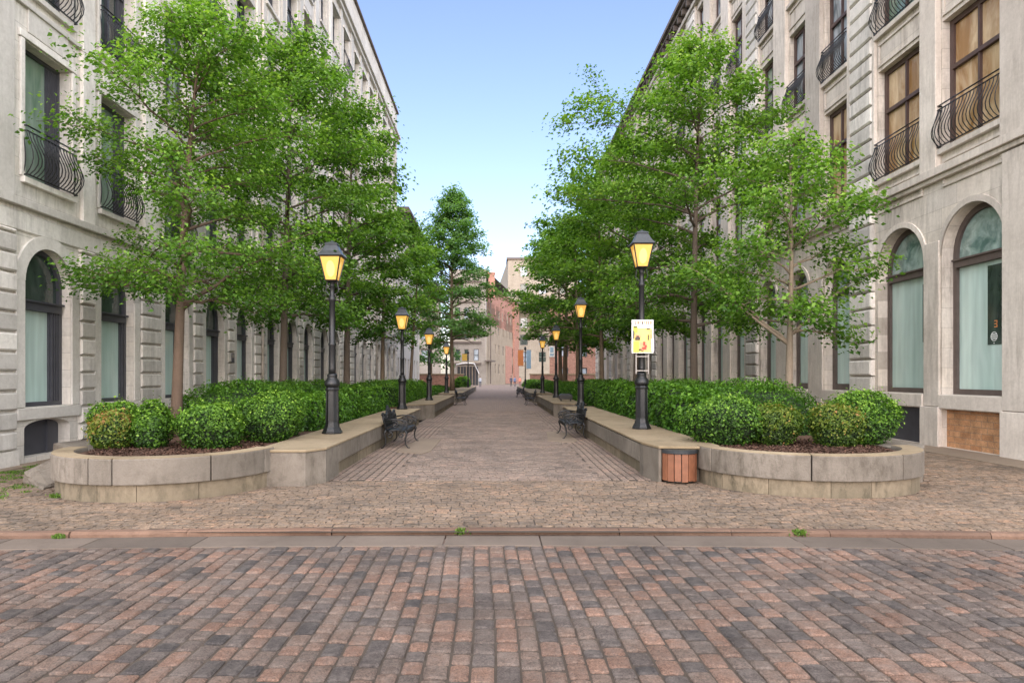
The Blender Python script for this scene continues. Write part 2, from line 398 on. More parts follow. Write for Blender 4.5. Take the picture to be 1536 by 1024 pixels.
# planter outlines (plan view)
def ell(cx, cy, a, b, n=40): return [(cx + a * math.cos(t), cy - b * math.sin(t)) for t in np.linspace(0, PI, n)]
PLL = dict(c=(-5.13, 10.8), a=1.62, b=1.62)
PLR = dict(c=(4.95, 11.05), a=1.72, b=1.55)
def inside_planter(x, y):
    for P in (PLL, PLR):
        ux, uy = (x - P['c'][0]) / (P['a'] - .12), (y - P['c'][1]) / (P['b'] - .12)
        if y < P['c'][1] and ux * ux + uy * uy < 1: return True
    if y > 10.85 and (-7.0 < x < -2.85): return True
    if y > 11.3 and (2.65 < x < 7.1): return True
    return False
fc = MB(); fc.mi = 1
fc.poly([(-13.5, 7.5, -.006), (13.5, 7.5, -.006), (13.5, 11.2, -.006), (-13.5, 11.2, -.006)]); fc.mi = 0
def court_rows(mb, x0, x1, y0, y1, L, Wd, wave=.03):
    y = y0; k = 0
    while y < y1:
        x = x0 - rr.uniform(0, L)
        while x < x1:
            l = L * rr.uniform(.75, 1.2); cx = x + l / 2
            cy = y + Wd / 2 + wave * math.sin(cx * .9 + 1.3 * math.sin(y * .7)) + wave * .5 * math.sin(cx * 2.7 + y)
            if cy > KY(cx) + .19 and not inside_planter(cx, cy) and x0 - .02 < cx < x1 + .02:
                patch = .5 + .5 * math.sin(cx * 1.1 + 2 * math.sin(cy * 1.7)) * math.sin(cy * 2.3 + cx * .3)
                mb.t = min(1, max(0, .25 + .35 * patch + rr.gauss(0, .17)))
                rot = wave * .9 * math.cos(cx * .9 + 1.3 * math.sin(y * .7)) + rr.gauss(0, .03)
                brick4(mb, cx, cy, l - .003, Wd - .001, -.004 + rr.uniform(-.003, .003), rot)
            x += l
        y += Wd; k += 1
court_rows(fc, -13, 13, 7.2, 11.15, .17, .095, .03)
struct(fc.build('forecourt', [M['court'], M['joint']]))
pa = MB(); pa.mi = 1; pa.poly([(-2.9, 11.2, -.007), (2.9, 11.2, -.007), (2.9, 34, -.007), (-2.9, 34, -.007)]); pa.mi = 0
court_rows(pa, -1.78, 1.78, 11.15, 34, .17, .11, .02)
for side in (-1, 1):
    for c in range(8):
        xx = side * (1.86 + .135 * c); y = 11.15 + rr.uniform(0, .2)
        while y < 34:
            l = .25 * rr.uniform(.8, 1.2); pa.t = min(1, max(0, .62 + rr.gauss(0, .15)))
            wob = .02 * math.sin(y * .8 + side)
            if not inside_planter(xx, y): brick4(pa, xx + wob, y + l / 2, .118, l - .014, -.002, rr.gauss(0, .015))
            y += l
pa.mi = 2; pa.t = .5
pa.poly([(-3.4, 34, .0), (3.4, 34, .0), (3.4, 118, .0), (-3.4, 118, .0)])
struct(pa.build('path', [M['path'], M['joint'], M['pathflat']]))
sw = MB(); sw.mi = 1
for a, b in ((-13, -6.9), (7.0, 13)): sw.poly([(a, 11.2, -.014), (b, 11.2, -.014), (b, 17.5, -.014), (a, 17.5, -.014)])
sw.mi = 0
court_rows(sw, XL - .05, -6.95, 11.15, 17, .2, .12, .05); court_rows(sw, 7.15, XR - .3, 11.15, 17, .2, .12, .05)
sw.mi = 2
for a, b in ((XL - 1, -6.0), (6.0, XR + 1)): sw.poly([(a, 17, 0), (b, 17, 0), (b, 100, 0), (a, 100, 0)])
for a, b in ((-60, -13), (13, 60)): sw.poly([(a, 7.5, -.004), (b, 7.5, -.004), (b, 12.2, -.004), (a, 12.2, -.004)])
sw.poly([(-60, 118, .0), (60, 118, .0), (60, 146, .0), (-60, 146, .0)])
sw.poly([(-30, 84, -.004), (-3.4, 84, -.004), (-3.4, 118, -.004), (-30, 118, -.004)]); sw.poly([(3.4, 76, -.004), (30, 76, -.004), (30, 118, -.004), (3.4, 118, -.004)])
struct(sw.build('pavement', [M['court'], M['joint'], M['pathflat']]))
tp = MB()
for side, x0, x1 in ((1, XR - 1.0, XR + .1), (-1, XL - .1, XL + .32)):
    y = 8.3
    while y < 17:
        L = rr.uniform(1.2, 1.9); tp.t = rr.random(); tp.box(x0, x1, y + .005, y + L - .005, -.05, .014 + rr.uniform(0, .004)); y += L
struct(tp.build('paving_strip', M['tan'], bevel=.006))
# stone pads in front of the benches
for (xa, xb, ya, yb, lab) in ((-2.3, -1.5, 15.0, 18.9, 'pale stone pad in the paving before the left bench'), (1.35, 2.15, 17.6, 21.2, 'pale stone pad in the paving before the right bench')):
    pd = MB(); pd.prism([(xa, ya + .5), (xb - .15, ya), (xb, ya + .6), (xb, yb - .3), (xa + .2, yb)], -.05, .012)
    struct(pd.build('paving', M['tan'], bevel=.006))

# ------------------------------------------------------------------ planters
def curved_planter(P, side, label):
    cx, cy = P['c']; a, b = P['a'], P['b']
    root = thing('curved_planter', label, 'planter', (cx, cy, 0))
    segs = [0.0, .19, .42, .47 + .02, .74, .93, 1.0]
    if side > 0: segs = [0, .16, .34, .6, .9, 1.0]
    def arcseg(mb, t0, t1, ao, bo, ai, bi, z0, z1, ch=0):
        n = 10; ts = np.linspace(t0 * PI, t1 * PI, n)
        f = lambda A, B, t: (A * math.cos(t) * side * 1.0, -B * math.sin(t))
        o_ = [f(ao, bo, t) for t in ts]; i_ = [f(ai, bi, t) for t in ts]
        poly = o_ + i_[::-1]
        if side < 0: poly = poly[::-1]
        mb.prism(poly, z0, z1)
    rim = MB()
    for t0, t1 in zip(segs, segs[1:]):
        rim.t = rr.random(); arcseg(rim, t0 + .0015, t1 - .0015, a, b, a - .30, b - .30, .235, .592)
    rim.build('rim', M['granite'], root, bevel=.014)
    # a thin paler top dressing on the rim
    top = MB()
    for t0, t1 in zip(segs, segs[1:]):
        top.t = rr.random(); arcseg(top, t0 + .0015, t1 - .0015, a - .012, b - .012, a - .288, b - .288, .593, .601)
    top.build('coping', M['cap'], root)
    base = MB()
    k = [0, .13, .28, .44, .55, .71, .86, 1.0]
    for t0, t1 in zip(k, k[1:]):
        base.t = rr.random(); arcseg(base, t0 + .0006, t1 - .0006, a - .055, b - .055, a - .28, b - .28, -.05, .234)
    base.build('base', M['granite_low'], root, bevel=.004)
    return root
curved_planter(PLL, -1, 'curved grey stone planter wall holding the trunked tree and small box bushes on the left')
curved_planter(PLR, 1, 'curved grey stone planter wall beside the wooden slatted bin')

def long_wall(label, side, segs, faceX, backX, y0, y1, zt=.56, front=None, skip=None):
    """blocks along y; upper course proud of lower, cap slab on top"""
    root = thing('planter_wall', label, 'stone wall', (faceX, y0, 0))
    up, lo, cp = MB(), MB(), MB()
    for mb in (up, lo, cp): mb.f = lambda p: (p[0] - faceX, p[1] - y0, p[2])
    bx = lambda mb, xa, xb, ya, yb, za, zb: mb.box(min(xa, xb), max(xa, xb), ya, yb, za, zb)
    y = y0 + (front or 0)
    while y < y1 - .3:
        L = min(rr.uniform(1.7, 2.2), y1 - y)
        if y1 - (y + L) < .6: L = y1 - y
        up.t = rr.random(); lo.t = rr.random()
        bx(up, faceX, backX, y + .006, y + L - .006, .215, zt - .035)
        bx(lo, faceX - side * (-.05), backX, y + .003, y + L - .003, -.05, .213)
        y += L
    return root, up, lo, cp
def finish(root, up, lo, cp):
    up.build('block_course', M['granite'], root, bevel=.015)
    if lo.F: lo.build('base_course', M['granite_low'], root, bevel=.006)
    cp.build('cap', M['cap'], root, bevel=.012)
# left near wall
r, up, lo, cp = long_wall('long low stone wall carrying the two nearest left lamps', 1, 0, -2.75, -3.72, 10.62, 24.6, front=1.3)
lo.V.clear(); lo.F.clear(); lo.T.clear(); lo.I.clear()
y = 11.92
while y < 24.3:
    L = min(rr.uniform(1.7, 2.2), 24.6 - y); L = 24.6 - y if 24.6 - y - L < .6 else L
    lo.t = rr.random(); lo.box(-3.72, -2.80, y + .003, y + L - .003, -.05, .213); y += L
up.t = .6; up.prism([(-3.66, 10.62), (-2.98, 10.62), (-2.75, 11.0), (-2.75, 11.9), (-3.72, 11.9), (-3.72, 10.9)], -.05, .525)
cp.t = .5; cp.prism([(-3.68, 10.60), (-2.96, 10.60), (-2.735, 10.98), (-2.735, 17.1), (-3.80, 17.1), (-3.80, 10.9)], .526, .565)
cp.t = .8; cp.prism([(-2.735, 17.11), (-2.735, 24.62), (-3.80, 24.62), (-3.80, 17.11)], .526, .563)
finish(r, up, lo, cp)
# right near wall, with a niche for the bin
r, up, lo, cp = long_wall('long low stone wall carrying the nearest right lamp with the poster', -1, 0, 2.5, 3.5, 11.2, 25.8, front=.75)
lo.V.clear(); lo.F.clear(); lo.T.clear(); lo.I.clear()
y = 11.95
while y < 25.5:
    L = min(rr.uniform(1.7, 2.2), 25.8 - y); L = 25.8 - y if 25.8 - y - L < .6 else L
    lo.t = rr.random(); lo.box(2.55, 3.5, y + .003, y + L - .003, -.05, .213); y += L
up.t = .4; up.prism([(2.5, 11.94), (2.5, 11.65), (2.61, 11.0), (2.66, 11.0), (2.66, 11.36), (3.24, 11.36), (3.24, 11.1), (3.5, 11.1), (3.5, 11.94)], -.05, .545)
cp.t = .5; cp.prism([(2.485, 11.66), (2.60, 10.97), (3.24, 10.88), (3.3, 11.0), (3.62, 11.1), (3.62, 18.), (2.485, 18.)], .547, .590)
cp.t = .75; cp.prism([(2.485, 18.01), (3.62, 18.01), (3.62, 25.82), (2.485, 25.82)], .547, .588)
up2 = [(x, y, z) for x, y, z in up.V]
finish(r, up, lo, cp)
# farther planters on both sides
def far_planter(side, y0, y1, zt, fx, wd, label):
    root = thing('planter_wall', label, 'stone wall', (side * fx, y0, 0))
    f = lambda p: (side * p[0] - side * fx, p[1] - y0, p[2])
    up, lo, cp = MB(), MB(), MB()
    for m_ in (up, lo, cp): m_.f = f; m_.flip = side < 0
    y = y0 + .9; up.t = .5
    up.prism([(fx + .7, y0), (fx + wd, y0), (fx + wd, y0 + .89), (fx, y0 + .89)], -.05, zt - .04)
    while y < y1 - .2:
        L = min(2.1, y1 - y); up.t = rr.random(); lo.t = rr.random()
        up.box(fx, fx + wd, y + .008, y + L - .008, .22, zt - .04); lo.box(fx + .05, fx + wd, y, y + L, -.05, .218); y += L
    cp.prism([(fx + .7, y0 - .02), (fx + wd + .08, y0 - .02), (fx + wd + .08, y1), (fx - .015, y1), (fx - .015, y0 + .87)], zt - .038, zt)
    up.build('block_course', M['granite'], root, bevel=.015); lo.build('base_course', M['granite_low'], root); cp.build('cap', M['cap'], root, bevel=.01)
far_planter(-1, 27.2, 41.3, .6, 2.55, 1.2, 'second low stone wall on the left, carrying two small distant lamps')
far_planter(-1, 44.5, 58, .62, 2.35, 1.4, 'third low stone wall on the left, beyond the far left bench')
far_planter(-1, 61, 84, .55, 2.5, 1.4, 'farthest low stone wall on the left, near the yellow banner')
far_planter(1, 28.0, 41.3, .6, 2.4, 1.2, 'second low stone wall on the right, carrying the lamp with the blue banner')
far_planter(1, 44.5, 58, .6, 2.3, 1.4, 'third low stone wall on the right, beyond the small far right bench')
far_planter(1, 61, 84, .55, 2.5, 1.4, 'farthest low stone wall on the right, near the orange banner')
# outer walls of the beds
for side, xa, xb, lab in ((-1, -7.12, -6.82, 'plain stone kerb wall along the building side of the left bed'), (1, 6.78, 7.08, 'plain stone kerb wall along the building side of the right bed')):
    mb = MB(); y = 13.3
    while y < 25: mb.t = rr.random(); mb.box(xa, xb, y + .004, y + 1.8, -.05, .5); y += 1.806
    tag(mb.build('bed_edge_wall', M['granite'], bevel=.012), lab, 'stone wall')
mb = MB(); mb.prism([(6.42, 11.1), (6.86, 11.0), (7.22, 11.55), (7.22, 13.2), (6.42, 13.2)], -.05, .52); mb.t = .9
mb.prism([(6.41, 11.09), (6.87, 10.98), (7.24, 11.54), (7.24, 13.2), (6.41, 13.2)], .521, .56)
tag(mb.build('stone_block', M['granite'], bevel=.02), 'squared pale stone block at the right end of the curved planter', 'stone block')
def rough(poly, z0, z1f, sub=6, amp=.02):
    mb = MB(); n = len(poly); pts = []
    for i in range(n):
        for k in range(sub):
            a, b = poly[i], poly[(i + 1) % n]; t = k / sub
            pts.append((a[0] + (b[0] - a[0]) * t, a[1] + (b[1] - a[1]) * t))
    cx = sum(p[0] for p in pts) / len(pts); cy = sum(p[1] for p in pts) / len(pts)
    rs = []
    for lev in range(7):
        q = lev / 5
        rs.append([(cx + (p[0] - cx) * ((1 if lev < 6 else .9)) + rr.uniform(-amp, amp), cy + (p[1] - cy) * (1 if lev < 6 else .9) + rr.uniform(-amp, amp), z0 + (z1f(*p) - z0) * min(1, q) + (.02 if lev == 6 else 0) + rr.uniform(-amp, amp) * .5) for p in pts])
    mb.rings(rs); return mb
mb = rough([(-8.0, 12.3), (-6.78, 10.95), (-6.42, 11.2), (-6.5, 13.2), (-7.7, 13.2)], -.05, lambda x, y: .5)
tag(mb.build('stone_block', M['granite'], smooth=False), 'rough hewn tan stone block between left planter and facade', 'stone block')
mb = rough([(-7.55, 10.9), (-6.85, 10.3), (-6.76, 10.9), (-7.2, 11.6)], -.05, lambda x, y: max(.02, .42 - .40 * max(0, (11.5 - y))), amp=.015)
tag(mb.build('stone_slab', M['granite']), 'sloping weathered stone slab leaning at the left end of the curved planter', 'stone slab')
# soil beds
def soil(name, poly, z):
    xs = [p[0] for p in poly]; ys = [p[1] for p in poly]; mb = MB(); mb.prism(poly, z - .45, z)
    return struct(mb.build('soil', M['mulch']))
def soil_bed(P, side, x_in, x_out, y1):
    cx, cy = P['c']; a, b = P['a'] - .32, P['b'] - .32
    arc = [(cx + side * a * math.cos(t), cy - b * math.sin(t)) for t in np.linspace(0, PI, 24)]
    poly = arc + ([(x_out, cy + .4), (x_out, y1), (x_in, y1), (x_in, cy + .2)] if side > 0 else [(x_out, cy + .4), (x_out, y1), (x_in, y1), (x_in, cy + .2)])
    mb = MB(); mb.prism(poly if True else poly, .05, .50)
    struct(mb.build('soil', M['mulch']))
def soil_simple(poly):
    mb = MB(); mb.prism(poly, .02, .53); struct(mb.build('soil', M['mulch']))
aL = [(PLL['c'][0] - 1.33 * math.cos(t), PLL['c'][1] - 1.33 * math.sin(t)) for t in np.linspace(0, PI, 24)]
soil_simple(aL + [(-3.73, 10.95), (-3.73, 25), (-6.81, 25), (-6.81, 13.3), (-6.55, 13.2)])
aR = [(PLR['c'][0] - 1.42 * math.cos(t), PLR['c'][1] - 1.25 * math.sin(t)) for t in np.linspace(0, PI, 24)]
soil_simple(aR + [(6.45, 13.2), (6.69, 13.3), (6.69, 25), (3.51, 25), (3.51, 11.1)])
for s in (-1, 1):
    for a, b in ((27.5, 41.3), (44.7, 58), (61.2, 84)):
        q = [(s * 3.7, a), (s * 6.8, a), (s * 6.8, b), (s * 3.7, b)]; mb = MB(); mb.prism(q if s > 0 else q[::-1], .02, .48); struct(mb.build('soil', M['mulch']))
# loose mulch chips near the front of the beds (one mass nobody could count)
rng = np.random.default_rng(5)
for P, lab in ((PLL, 'loose red brown bark chips in the left curved planter'), (PLR, 'loose red brown bark chips in the right curved planter')):
    n = 5200; th = rng.uniform(0, 2 * PI, n); q = np.sqrt(rng.uniform(0, 1, n))
    C = np.stack([P['c'][0] + (P['a'] - .34) * q * np.cos(th), P['c'][1] + .3 + 1.5 * q * np.sin(th), .535 + rng.uniform(0, .03, n)], 1)
    C = C[(((C[:, 0] - P['c'][0]) / (P['a'] - .33)) ** 2 + ((np.minimum(C[:, 1], P['c'][1]) - P['c'][1]) / (P['b'] - .33)) ** 2 < 1)]
    Nn = np.stack([rng.normal(0, .4, len(C)), rng.normal(0, .4, len(C)), np.ones(len(C))], 1)
    o = quads_mesh('mulch', leaf_quads(rng, C, Nn, .055, .4, .1), M['mulch'], rng.random(len(C))); tag(o, lab, 'mulch', kind='stuff')

# ------------------------------------------------------------------ bushes and hedges
def blob_surface(rng, n, rad, box=.0, lumps=16, lump_amp=.22):
    d = rng.normal(size=(n, 3)); d[:, 2] = np.where(rng.random(n) < .30, -np.abs(d[:, 2]) * 1.1, np.abs(d[:, 2])); d /= np.linalg.norm(d, axis=1, keepdims=True)
    L = rng.normal(size=(lumps, 3)); L[:, 2] = np.abs(L[:, 2]); L /= np.linalg.norm(L, axis=1, keepdims=True)
    A = rng.uniform(-.5, 1, lumps) * lump_amp
    return d, L, A
def lumpy(d, L, A):
    k = np.clip((d @ L.T - .72) / .28, 0, 1) ** 1.2
    return 1 + (k * A).sum(1)
def sq(d, p):
    q = (np.abs(d) ** p).sum(1) ** (-1 / p); return d * q[:, None]
def bush(label, x, y, rx, ry, h, seed, mat='boxleaf', z=.51, n=5200, leaf=.044, name='box_bush', group=None, tb=0):
    rng = np.random.default_rng(seed)
    root = thing(name, label, 'bush', (x, y, z), 0, group)
    d, L, A = blob_surface(rng, n, 1)
    r = lumpy(d, L, A)
    deep = 1 - np.abs(rng.normal(0, .085, n)) + (rng.random(n) < .09) * rng.uniform(0, .13, n)
    S = sq(d, 2.35)
    C = S * np.array([rx, ry, h * .52]) * (r * deep)[:, None]; C[:, 2] += h * .48; C[:, 2] = np.maximum(C[:, 2], .03)
    sh = rng.random(n) < .05; C[sh] += S[sh] * rng.uniform(.02, .10, (sh.sum(), 1)); C[sh, 2] += rng.uniform(0, .04, sh.sum())
    Nn = S + rng.normal(0, .6, (n, 3)); Nn[:, 2] += .3
    clump = np.sin(C[:, 0] * 13 + seed) * np.sin(C[:, 1] * 11) * np.sin(C[:, 2] * 12 + seed * 2)
    T = np.clip(.42 + tb - .09 + .2 * clump + .42 * (C[:, 2] / h - .55) + rng.normal(0, .16, n) + (deep - .95) * 3.6, 0, 1)  # bright tops and dark gaps of the bush are painted into the tint
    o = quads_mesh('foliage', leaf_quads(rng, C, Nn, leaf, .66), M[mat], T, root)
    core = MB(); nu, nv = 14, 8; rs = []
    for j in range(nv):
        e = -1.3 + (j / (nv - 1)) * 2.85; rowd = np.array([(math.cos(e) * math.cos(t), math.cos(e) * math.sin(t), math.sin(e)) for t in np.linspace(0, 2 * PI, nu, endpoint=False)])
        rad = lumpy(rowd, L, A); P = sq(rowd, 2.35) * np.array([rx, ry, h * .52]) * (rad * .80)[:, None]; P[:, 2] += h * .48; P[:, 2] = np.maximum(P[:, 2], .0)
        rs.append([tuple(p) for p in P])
    core.rings(rs); core.build('shade_core', M['core'], root)  # one solid dark core; the shade between the leaves is its colour
    return root
G_B = 'rounded box bushes in the planters'
bush('small yellow tinged round bush at the far left end of the left planter', -6.24, 11.1, .33, .33, .60, 1, 'oldleaf', n=5400, tb=.14)
bush('bright green round bush half hidden behind the yellow tinged one', -6.50, 11.65, .36, .40, .74, 2, n=4600, tb=.08)
bush('narrow upright box bush standing left of the near tree trunk', -5.64, 11.15, .29, .30, .68, 3, n=4800)
bush('wide round box bush just right of the near left tree trunk', -4.66, 11.2, .48, .44, .70, 4, n=8600)
bush('round box bush at the right end of the left planter beside the wall cap', -4.18, 12.4, .52, .52, .80, 5, n=7800)
bush('round box bush behind the left planter bushes facing the nearest left lamp', -4.28, 13.5, .46, .6, .80, 55, n=6200)
bush('wide dark green bush with brown patches left in the right planter', 3.92, 11.8, .60, .48, .78, 6, 'boxleaf', n=10000, tb=-.06)
bush('bronze flecked bush in the middle of the right planter', 4.74, 11.75, .40, .42, .70, 7, 'oldleaf', n=7500, tb=-.1)
bush('sparse yellow green bush right of centre in the right planter', 5.72, 11.5, .38, .40, .66, 8, 'oldleaf', n=6400, tb=-.02)
bush('large bright green round bush at the right end of the right planter', 6.26, 11.8, .50, .5, .84, 9, n=9500, tb=.04)

def hedge(label, x0, x1, y0, y1, h, seed, mat='hedgeleaf', leaf=.05, dens=900, z=.46, name='hedge', lump=.13, tb=0):
    rng = np.random.default_rng(seed)
    root = thing(name, label, 'hedge', ((x0 + x1) / 2, (y0 + y1) / 2, z))
    hx, hy = (x1 - x0) / 2, (y1 - y0) / 2
    def surf(u, v):   # u in 0..1 round profile (arch over x), v along y
        a = PI * u; cxn = -np.cos(a); szn = np.sin(a); p = 3.4
        q = (np.abs(cxn) ** p + np.abs(szn) ** p) ** (-1 / p)
        X = cxn * q * hx; Z = szn * q * h; Y = (v * 2 - 1) * hy
        end = np.clip((1 - np.abs(v * 2 - 1)) * hy / .35, 0, 1) ** .5
        l = 1 + lump * (np.sin(Y * 2.1 + seed) * np.sin(a * 2.2 + Y * .9 + seed) + .6 * np.sin(Y * 5.3 + 2 * seed + a * 3) + .35 * np.sin(Y * 9 + a * 7)) 
        k = (.55 + .45 * end) * l
        return X * (.9 + .1 * k) * (.75 + .25 * end), Y, Z * k, cxn * q, szn * q
    area = (2 * hx + 2 * h) * 2 * hy
    n = int(area * dens)
    u, v = rng.random(n), rng.random(n)
    X, Y, Z, nx, nz = surf(u, v)
    deep = 1 - np.abs(rng.normal(0, .055, n)) + (rng.random(n) < .06) * rng.uniform(0, .12, n)
    C = np.stack([X * deep, Y, np.maximum(.02, Z * deep)], 1)
    # end caps
    m = int((2 * hx * h) * dens)
    for s in (-1, 1):
        uu = rng.random(m); rad = np.sqrt(rng.random(m)); Xe, Ye, Ze, _, _ = surf(uu, np.full(m, .02 if s < 0 else .98))
        Ce = np.stack([Xe * rad, s * (hy - .02 - .25 * rad ** 4) + rng.normal(0, .04, m), np.maximum(.02, Ze * rad)], 1)
        C = np.concatenate([C, Ce]); nx = np.concatenate([nx, rng.normal(0, .3, m)]); nz = np.concatenate([nz, np.full(m, .25)])
    N_ = np.stack([nx, np.zeros(len(C)), nz], 1) + rng.normal(0, .6, (len(C), 3)); N_[n:n + m, 1] -= 1; N_[n + m:, 1] += 1
    clump = np.sin(C[:, 0] * 7 + seed) * np.sin(C[:, 1] * 6) + .6 * np.sin(C[:, 1] * 15 + C[:, 2] * 12)
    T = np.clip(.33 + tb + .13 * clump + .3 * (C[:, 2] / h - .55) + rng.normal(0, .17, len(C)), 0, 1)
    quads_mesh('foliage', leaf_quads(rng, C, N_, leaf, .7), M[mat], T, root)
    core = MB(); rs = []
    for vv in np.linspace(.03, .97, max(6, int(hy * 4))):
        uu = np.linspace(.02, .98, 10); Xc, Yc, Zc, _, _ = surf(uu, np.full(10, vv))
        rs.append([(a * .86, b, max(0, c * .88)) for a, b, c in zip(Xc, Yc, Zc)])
    core.rings(rs); core.build('shade_core', M['core'], root)  # dark filler core, shade inside the hedge put into its colour
hedge('dark green clipped hedge behind the near left tree', -6.7, -4.6, 13.6, 19, 1.02, 21, dens=1000)
hedge('leafy hedge row lining the left wall behind the two nearest left lamps', -4.75, -3.85, 14.6, 24.6, .78, 22, leaf=.085, dens=520, name='hedge', lump=.18, tb=.05)
hedge('taller hedge band along the left facade in the middle of the bed', -6.7, -4.8, 19.2, 25, .98, 23, dens=600, leaf=.06)
hedge('clipped hedge running beside the second left wall', -6.6, -3.75, 27.6, 41, .95, 24, dens=420, leaf=.08, tb=.08)
hedge('low distant hedge on the third left wall', -6.4, -3.9, 45, 57.5, .5, 25, dens=230, leaf=.1)
hedge('small far hedge at the end of the left beds', -4.8, -3.2, 76, 84, 1.1, 26, dens=150, leaf=.14, tb=.15)
hedge('tall dark hedge behind the right planter bushes', 3.9, 6.75, 13.6, 19.5, 1.02, 31, dens=1000)
hedge('glossy leafy hedge lining the right wall behind the poster lamp', 3.6, 4.5, 13.2, 25.4, .92, 32, leaf=.085, dens=520, lump=.18)
hedge('hedge band along the right facade in the middle of the bed', 4.6, 6.7, 19.7, 25.4, .98, 33, dens=600, leaf=.06)
hedge('clipped hedge running beside the second right wall', 3.65, 6.6, 28.2, 41, .95, 34, dens=420, leaf=.08)
hedge('low distant hedge on the third right wall', 3.8, 6.4, 45, 57.5, .8, 35, dens=230, leaf=.1, tb=.1)
hedge('small far hedge at the end of the right beds', 3.1, 6.0, 66, 84, .8, 36, dens=120, leaf=.14, tb=.12)
for i, (x, y) in enumerate(((-6.3, 42.2), (-7.3, 41.0))):
    bush(['small red flowering shrub behind the left hedge, nearer the path', 'small red flowering shrub behind the left hedge, nearer the facade'][i], x, y, .7, .8, 1.25, 60 + i, 'redleaf', z=.02, n=1600, leaf=.09, name='flowering_shrub')

# ------------------------------------------------------------------ trees
def tree(label, x, y, H, fork, Rm, seed, nl=26, r0=.10, leaf=.10, per=46, mat='leaf', bark='bark', skew=(0, 0), zb=None, prof='egg', twigs=6, spray=.34, xmin=-9.05, xmax=10.6, tb=0, extra=(), z0=.45, name='maple_tree', lean=(0, 0), low_limb=None, flat=.17):
    rng = np.random.default_rng(seed); rd = random.Random(seed)
    root = thing(name, label, 'tree', (x, y, z0)); H = H - z0; fork = fork - z0
    zb = (zb - z0) if zb else fork * .9
    tr = MB(); n = 12; axis = []
    px, py = rd.uniform(0, 6), rd.uniform(0, 6)
    for i in range(n + 1):
        t = i / n; z = H * .95 * t
        wv = .05 * t * Rm
        axis.append(np.array([lean[0] * t + skew[0] * .5 * t * t + wv * math.sin(3 * t + px) - wv * math.sin(px) * (1 - t) * 0, lean[1] * t + skew[1] * .5 * t * t + wv * math.sin(3.7 * t + py), z]))
    rad = [r0 * (1.35 if i == 0 else 1) * max(.08, (1 - i / n) ** .85) for i in range(n + 1)]
    tr.tube(axis, rad, 10)
    def at(z):
        t = min(max(z / (H * .95), 0), 1) * n; i = min(int(t), n - 1); f = t - i; return axis[i] * (1 - f) + axis[i + 1] * f, rad[i] * (1 - f) + rad[i + 1] * f
    def env(t):
        if prof == 'egg': return max(.18, math.sin(PI * min(.97, (.12 + .88 * t)) ** .82) ** .65)
        if prof == 'cone': return max(.12, (1 - t) ** .6 * min(1, .6 + 2.5 * t))
        if prof == 'taper': return max(.10, (1 - t) ** .7 * 1.1 * min(1, .55 + 2.4 * t))
        if prof == 'wide': return max(.25, math.sin(PI * (.16 + .76 * t)) ** .5)
    sprays = []
    def limb(zs, az, Lr, rise, droop, rstart=None):
        p, r = at(zs); r = min(r * .62, r0 * .5) if rstart is None else rstart
        pts = [p]; m = 7
        d = np.array([math.cos(az), math.sin(az), 0.])
        side = np.array([-d[1], d[0], 0.]); b = rd.uniform(-.18, .18)
        for k in range(1, m + 1):
            t = k / m
            pts.append(p + d * Lr * t + side * b * Lr * math.sin(2.2 * t) + np.array([rd.uniform(-.04, .04), rd.uniform(-.04, .04), Lr * (rise * t - droop * t * t) + rd.uniform(-.04, .04)]))
        rr_ = [max(.007, r * (1 - k / m) ** .9) for k in range(m + 1)]
        tr.tube(pts, rr_, 5)
        for j in range(twigs + 2):
            t = .28 + .72 * (j + rd.random() * .6) / (twigs + 2); t = min(t, 1)
            i = min(int(t * m), m - 1); q = pts[i] + (pts[i + 1] - pts[i]) * (t * m - i)
            sgn = 1 if j % 2 else -1
            a2 = az + sgn * rd.uniform(.45, 1.15) * (1 if t < .95 else .3); l2 = Lr * rd.uniform(.22, .42) * (1.25 - .7 * t) + .12
            e = q + np.array([math.cos(a2) * l2, math.sin(a2) * l2, l2 * rd.uniform(-.05, .45)])
            mid = (q + e) / 2 + np.array([0, 0, l2 * .06])
            tr.tube([q, mid, e], [max(.006, rr_[i] * .5), .006, .004], 4, cap=False)
            dd = (e - q) / (np.linalg.norm(e - q) + 1e-6)
            sprays.append((e, dd, rd.uniform(.75, 1.25))); 
            if l2 > .35: sprays.append((mid + np.array([0, 0, .02]), dd, rd.uniform(.6, .95)))
            if l2 > .7: sprays.append((q * .3 + e * .7 + np.array([rd.uniform(-.2, .2), rd.uniform(-.2, .2), .05]), dd, rd.uniform(.6, 1.)))
        sprays.append((pts[-1], d, 1.))
    for i in range(nl):
        t = (i + rd.random() * .7) / nl; zs = fork * .98 + (H * .93 - fork) * t
        az = i * 2.399 + rd.uniform(-.4, .4)
        ze = zs  # where it ends roughly
        tt = (zs - fork + .2 * (H - fork)) / (H * .95 - fork + .2 * (H - fork))
        Lr = Rm * env(min(1, t)) * rd.uniform(.72, 1.14)
        sk = 1 + .25 * (math.cos(az) * skew[0] + math.sin(az) * skew[1]) / max(.5, Rm) 
        low = t < .22
        if rd.random() < .16: continue
        limb(zs, az, Lr * sk, (.30 if low else .45 + .45 * t), (.42 if low else .28 + .12 * t))
    for (zs, az, Lr, rise, droop) in extra: limb(zs - z0, az, Lr, rise, droop)
    for k in range(int(nl * .7)):   # short inner shoots close to the trunk
        zz = rd.uniform(fork * 1.08, H * .9); p, _ = at(zz); az = rd.uniform(0, 2 * PI); q = rd.uniform(.25, .6) * Rm * .6
        e = p + np.array([math.cos(az) * q, math.sin(az) * q, q * .5]); tr.tube([p, e], [.012, .005], 4, cap=False); sprays.append((e, (e - p) / (np.linalg.norm(e - p) + 1e-6), rd.uniform(.7, 1.1)))
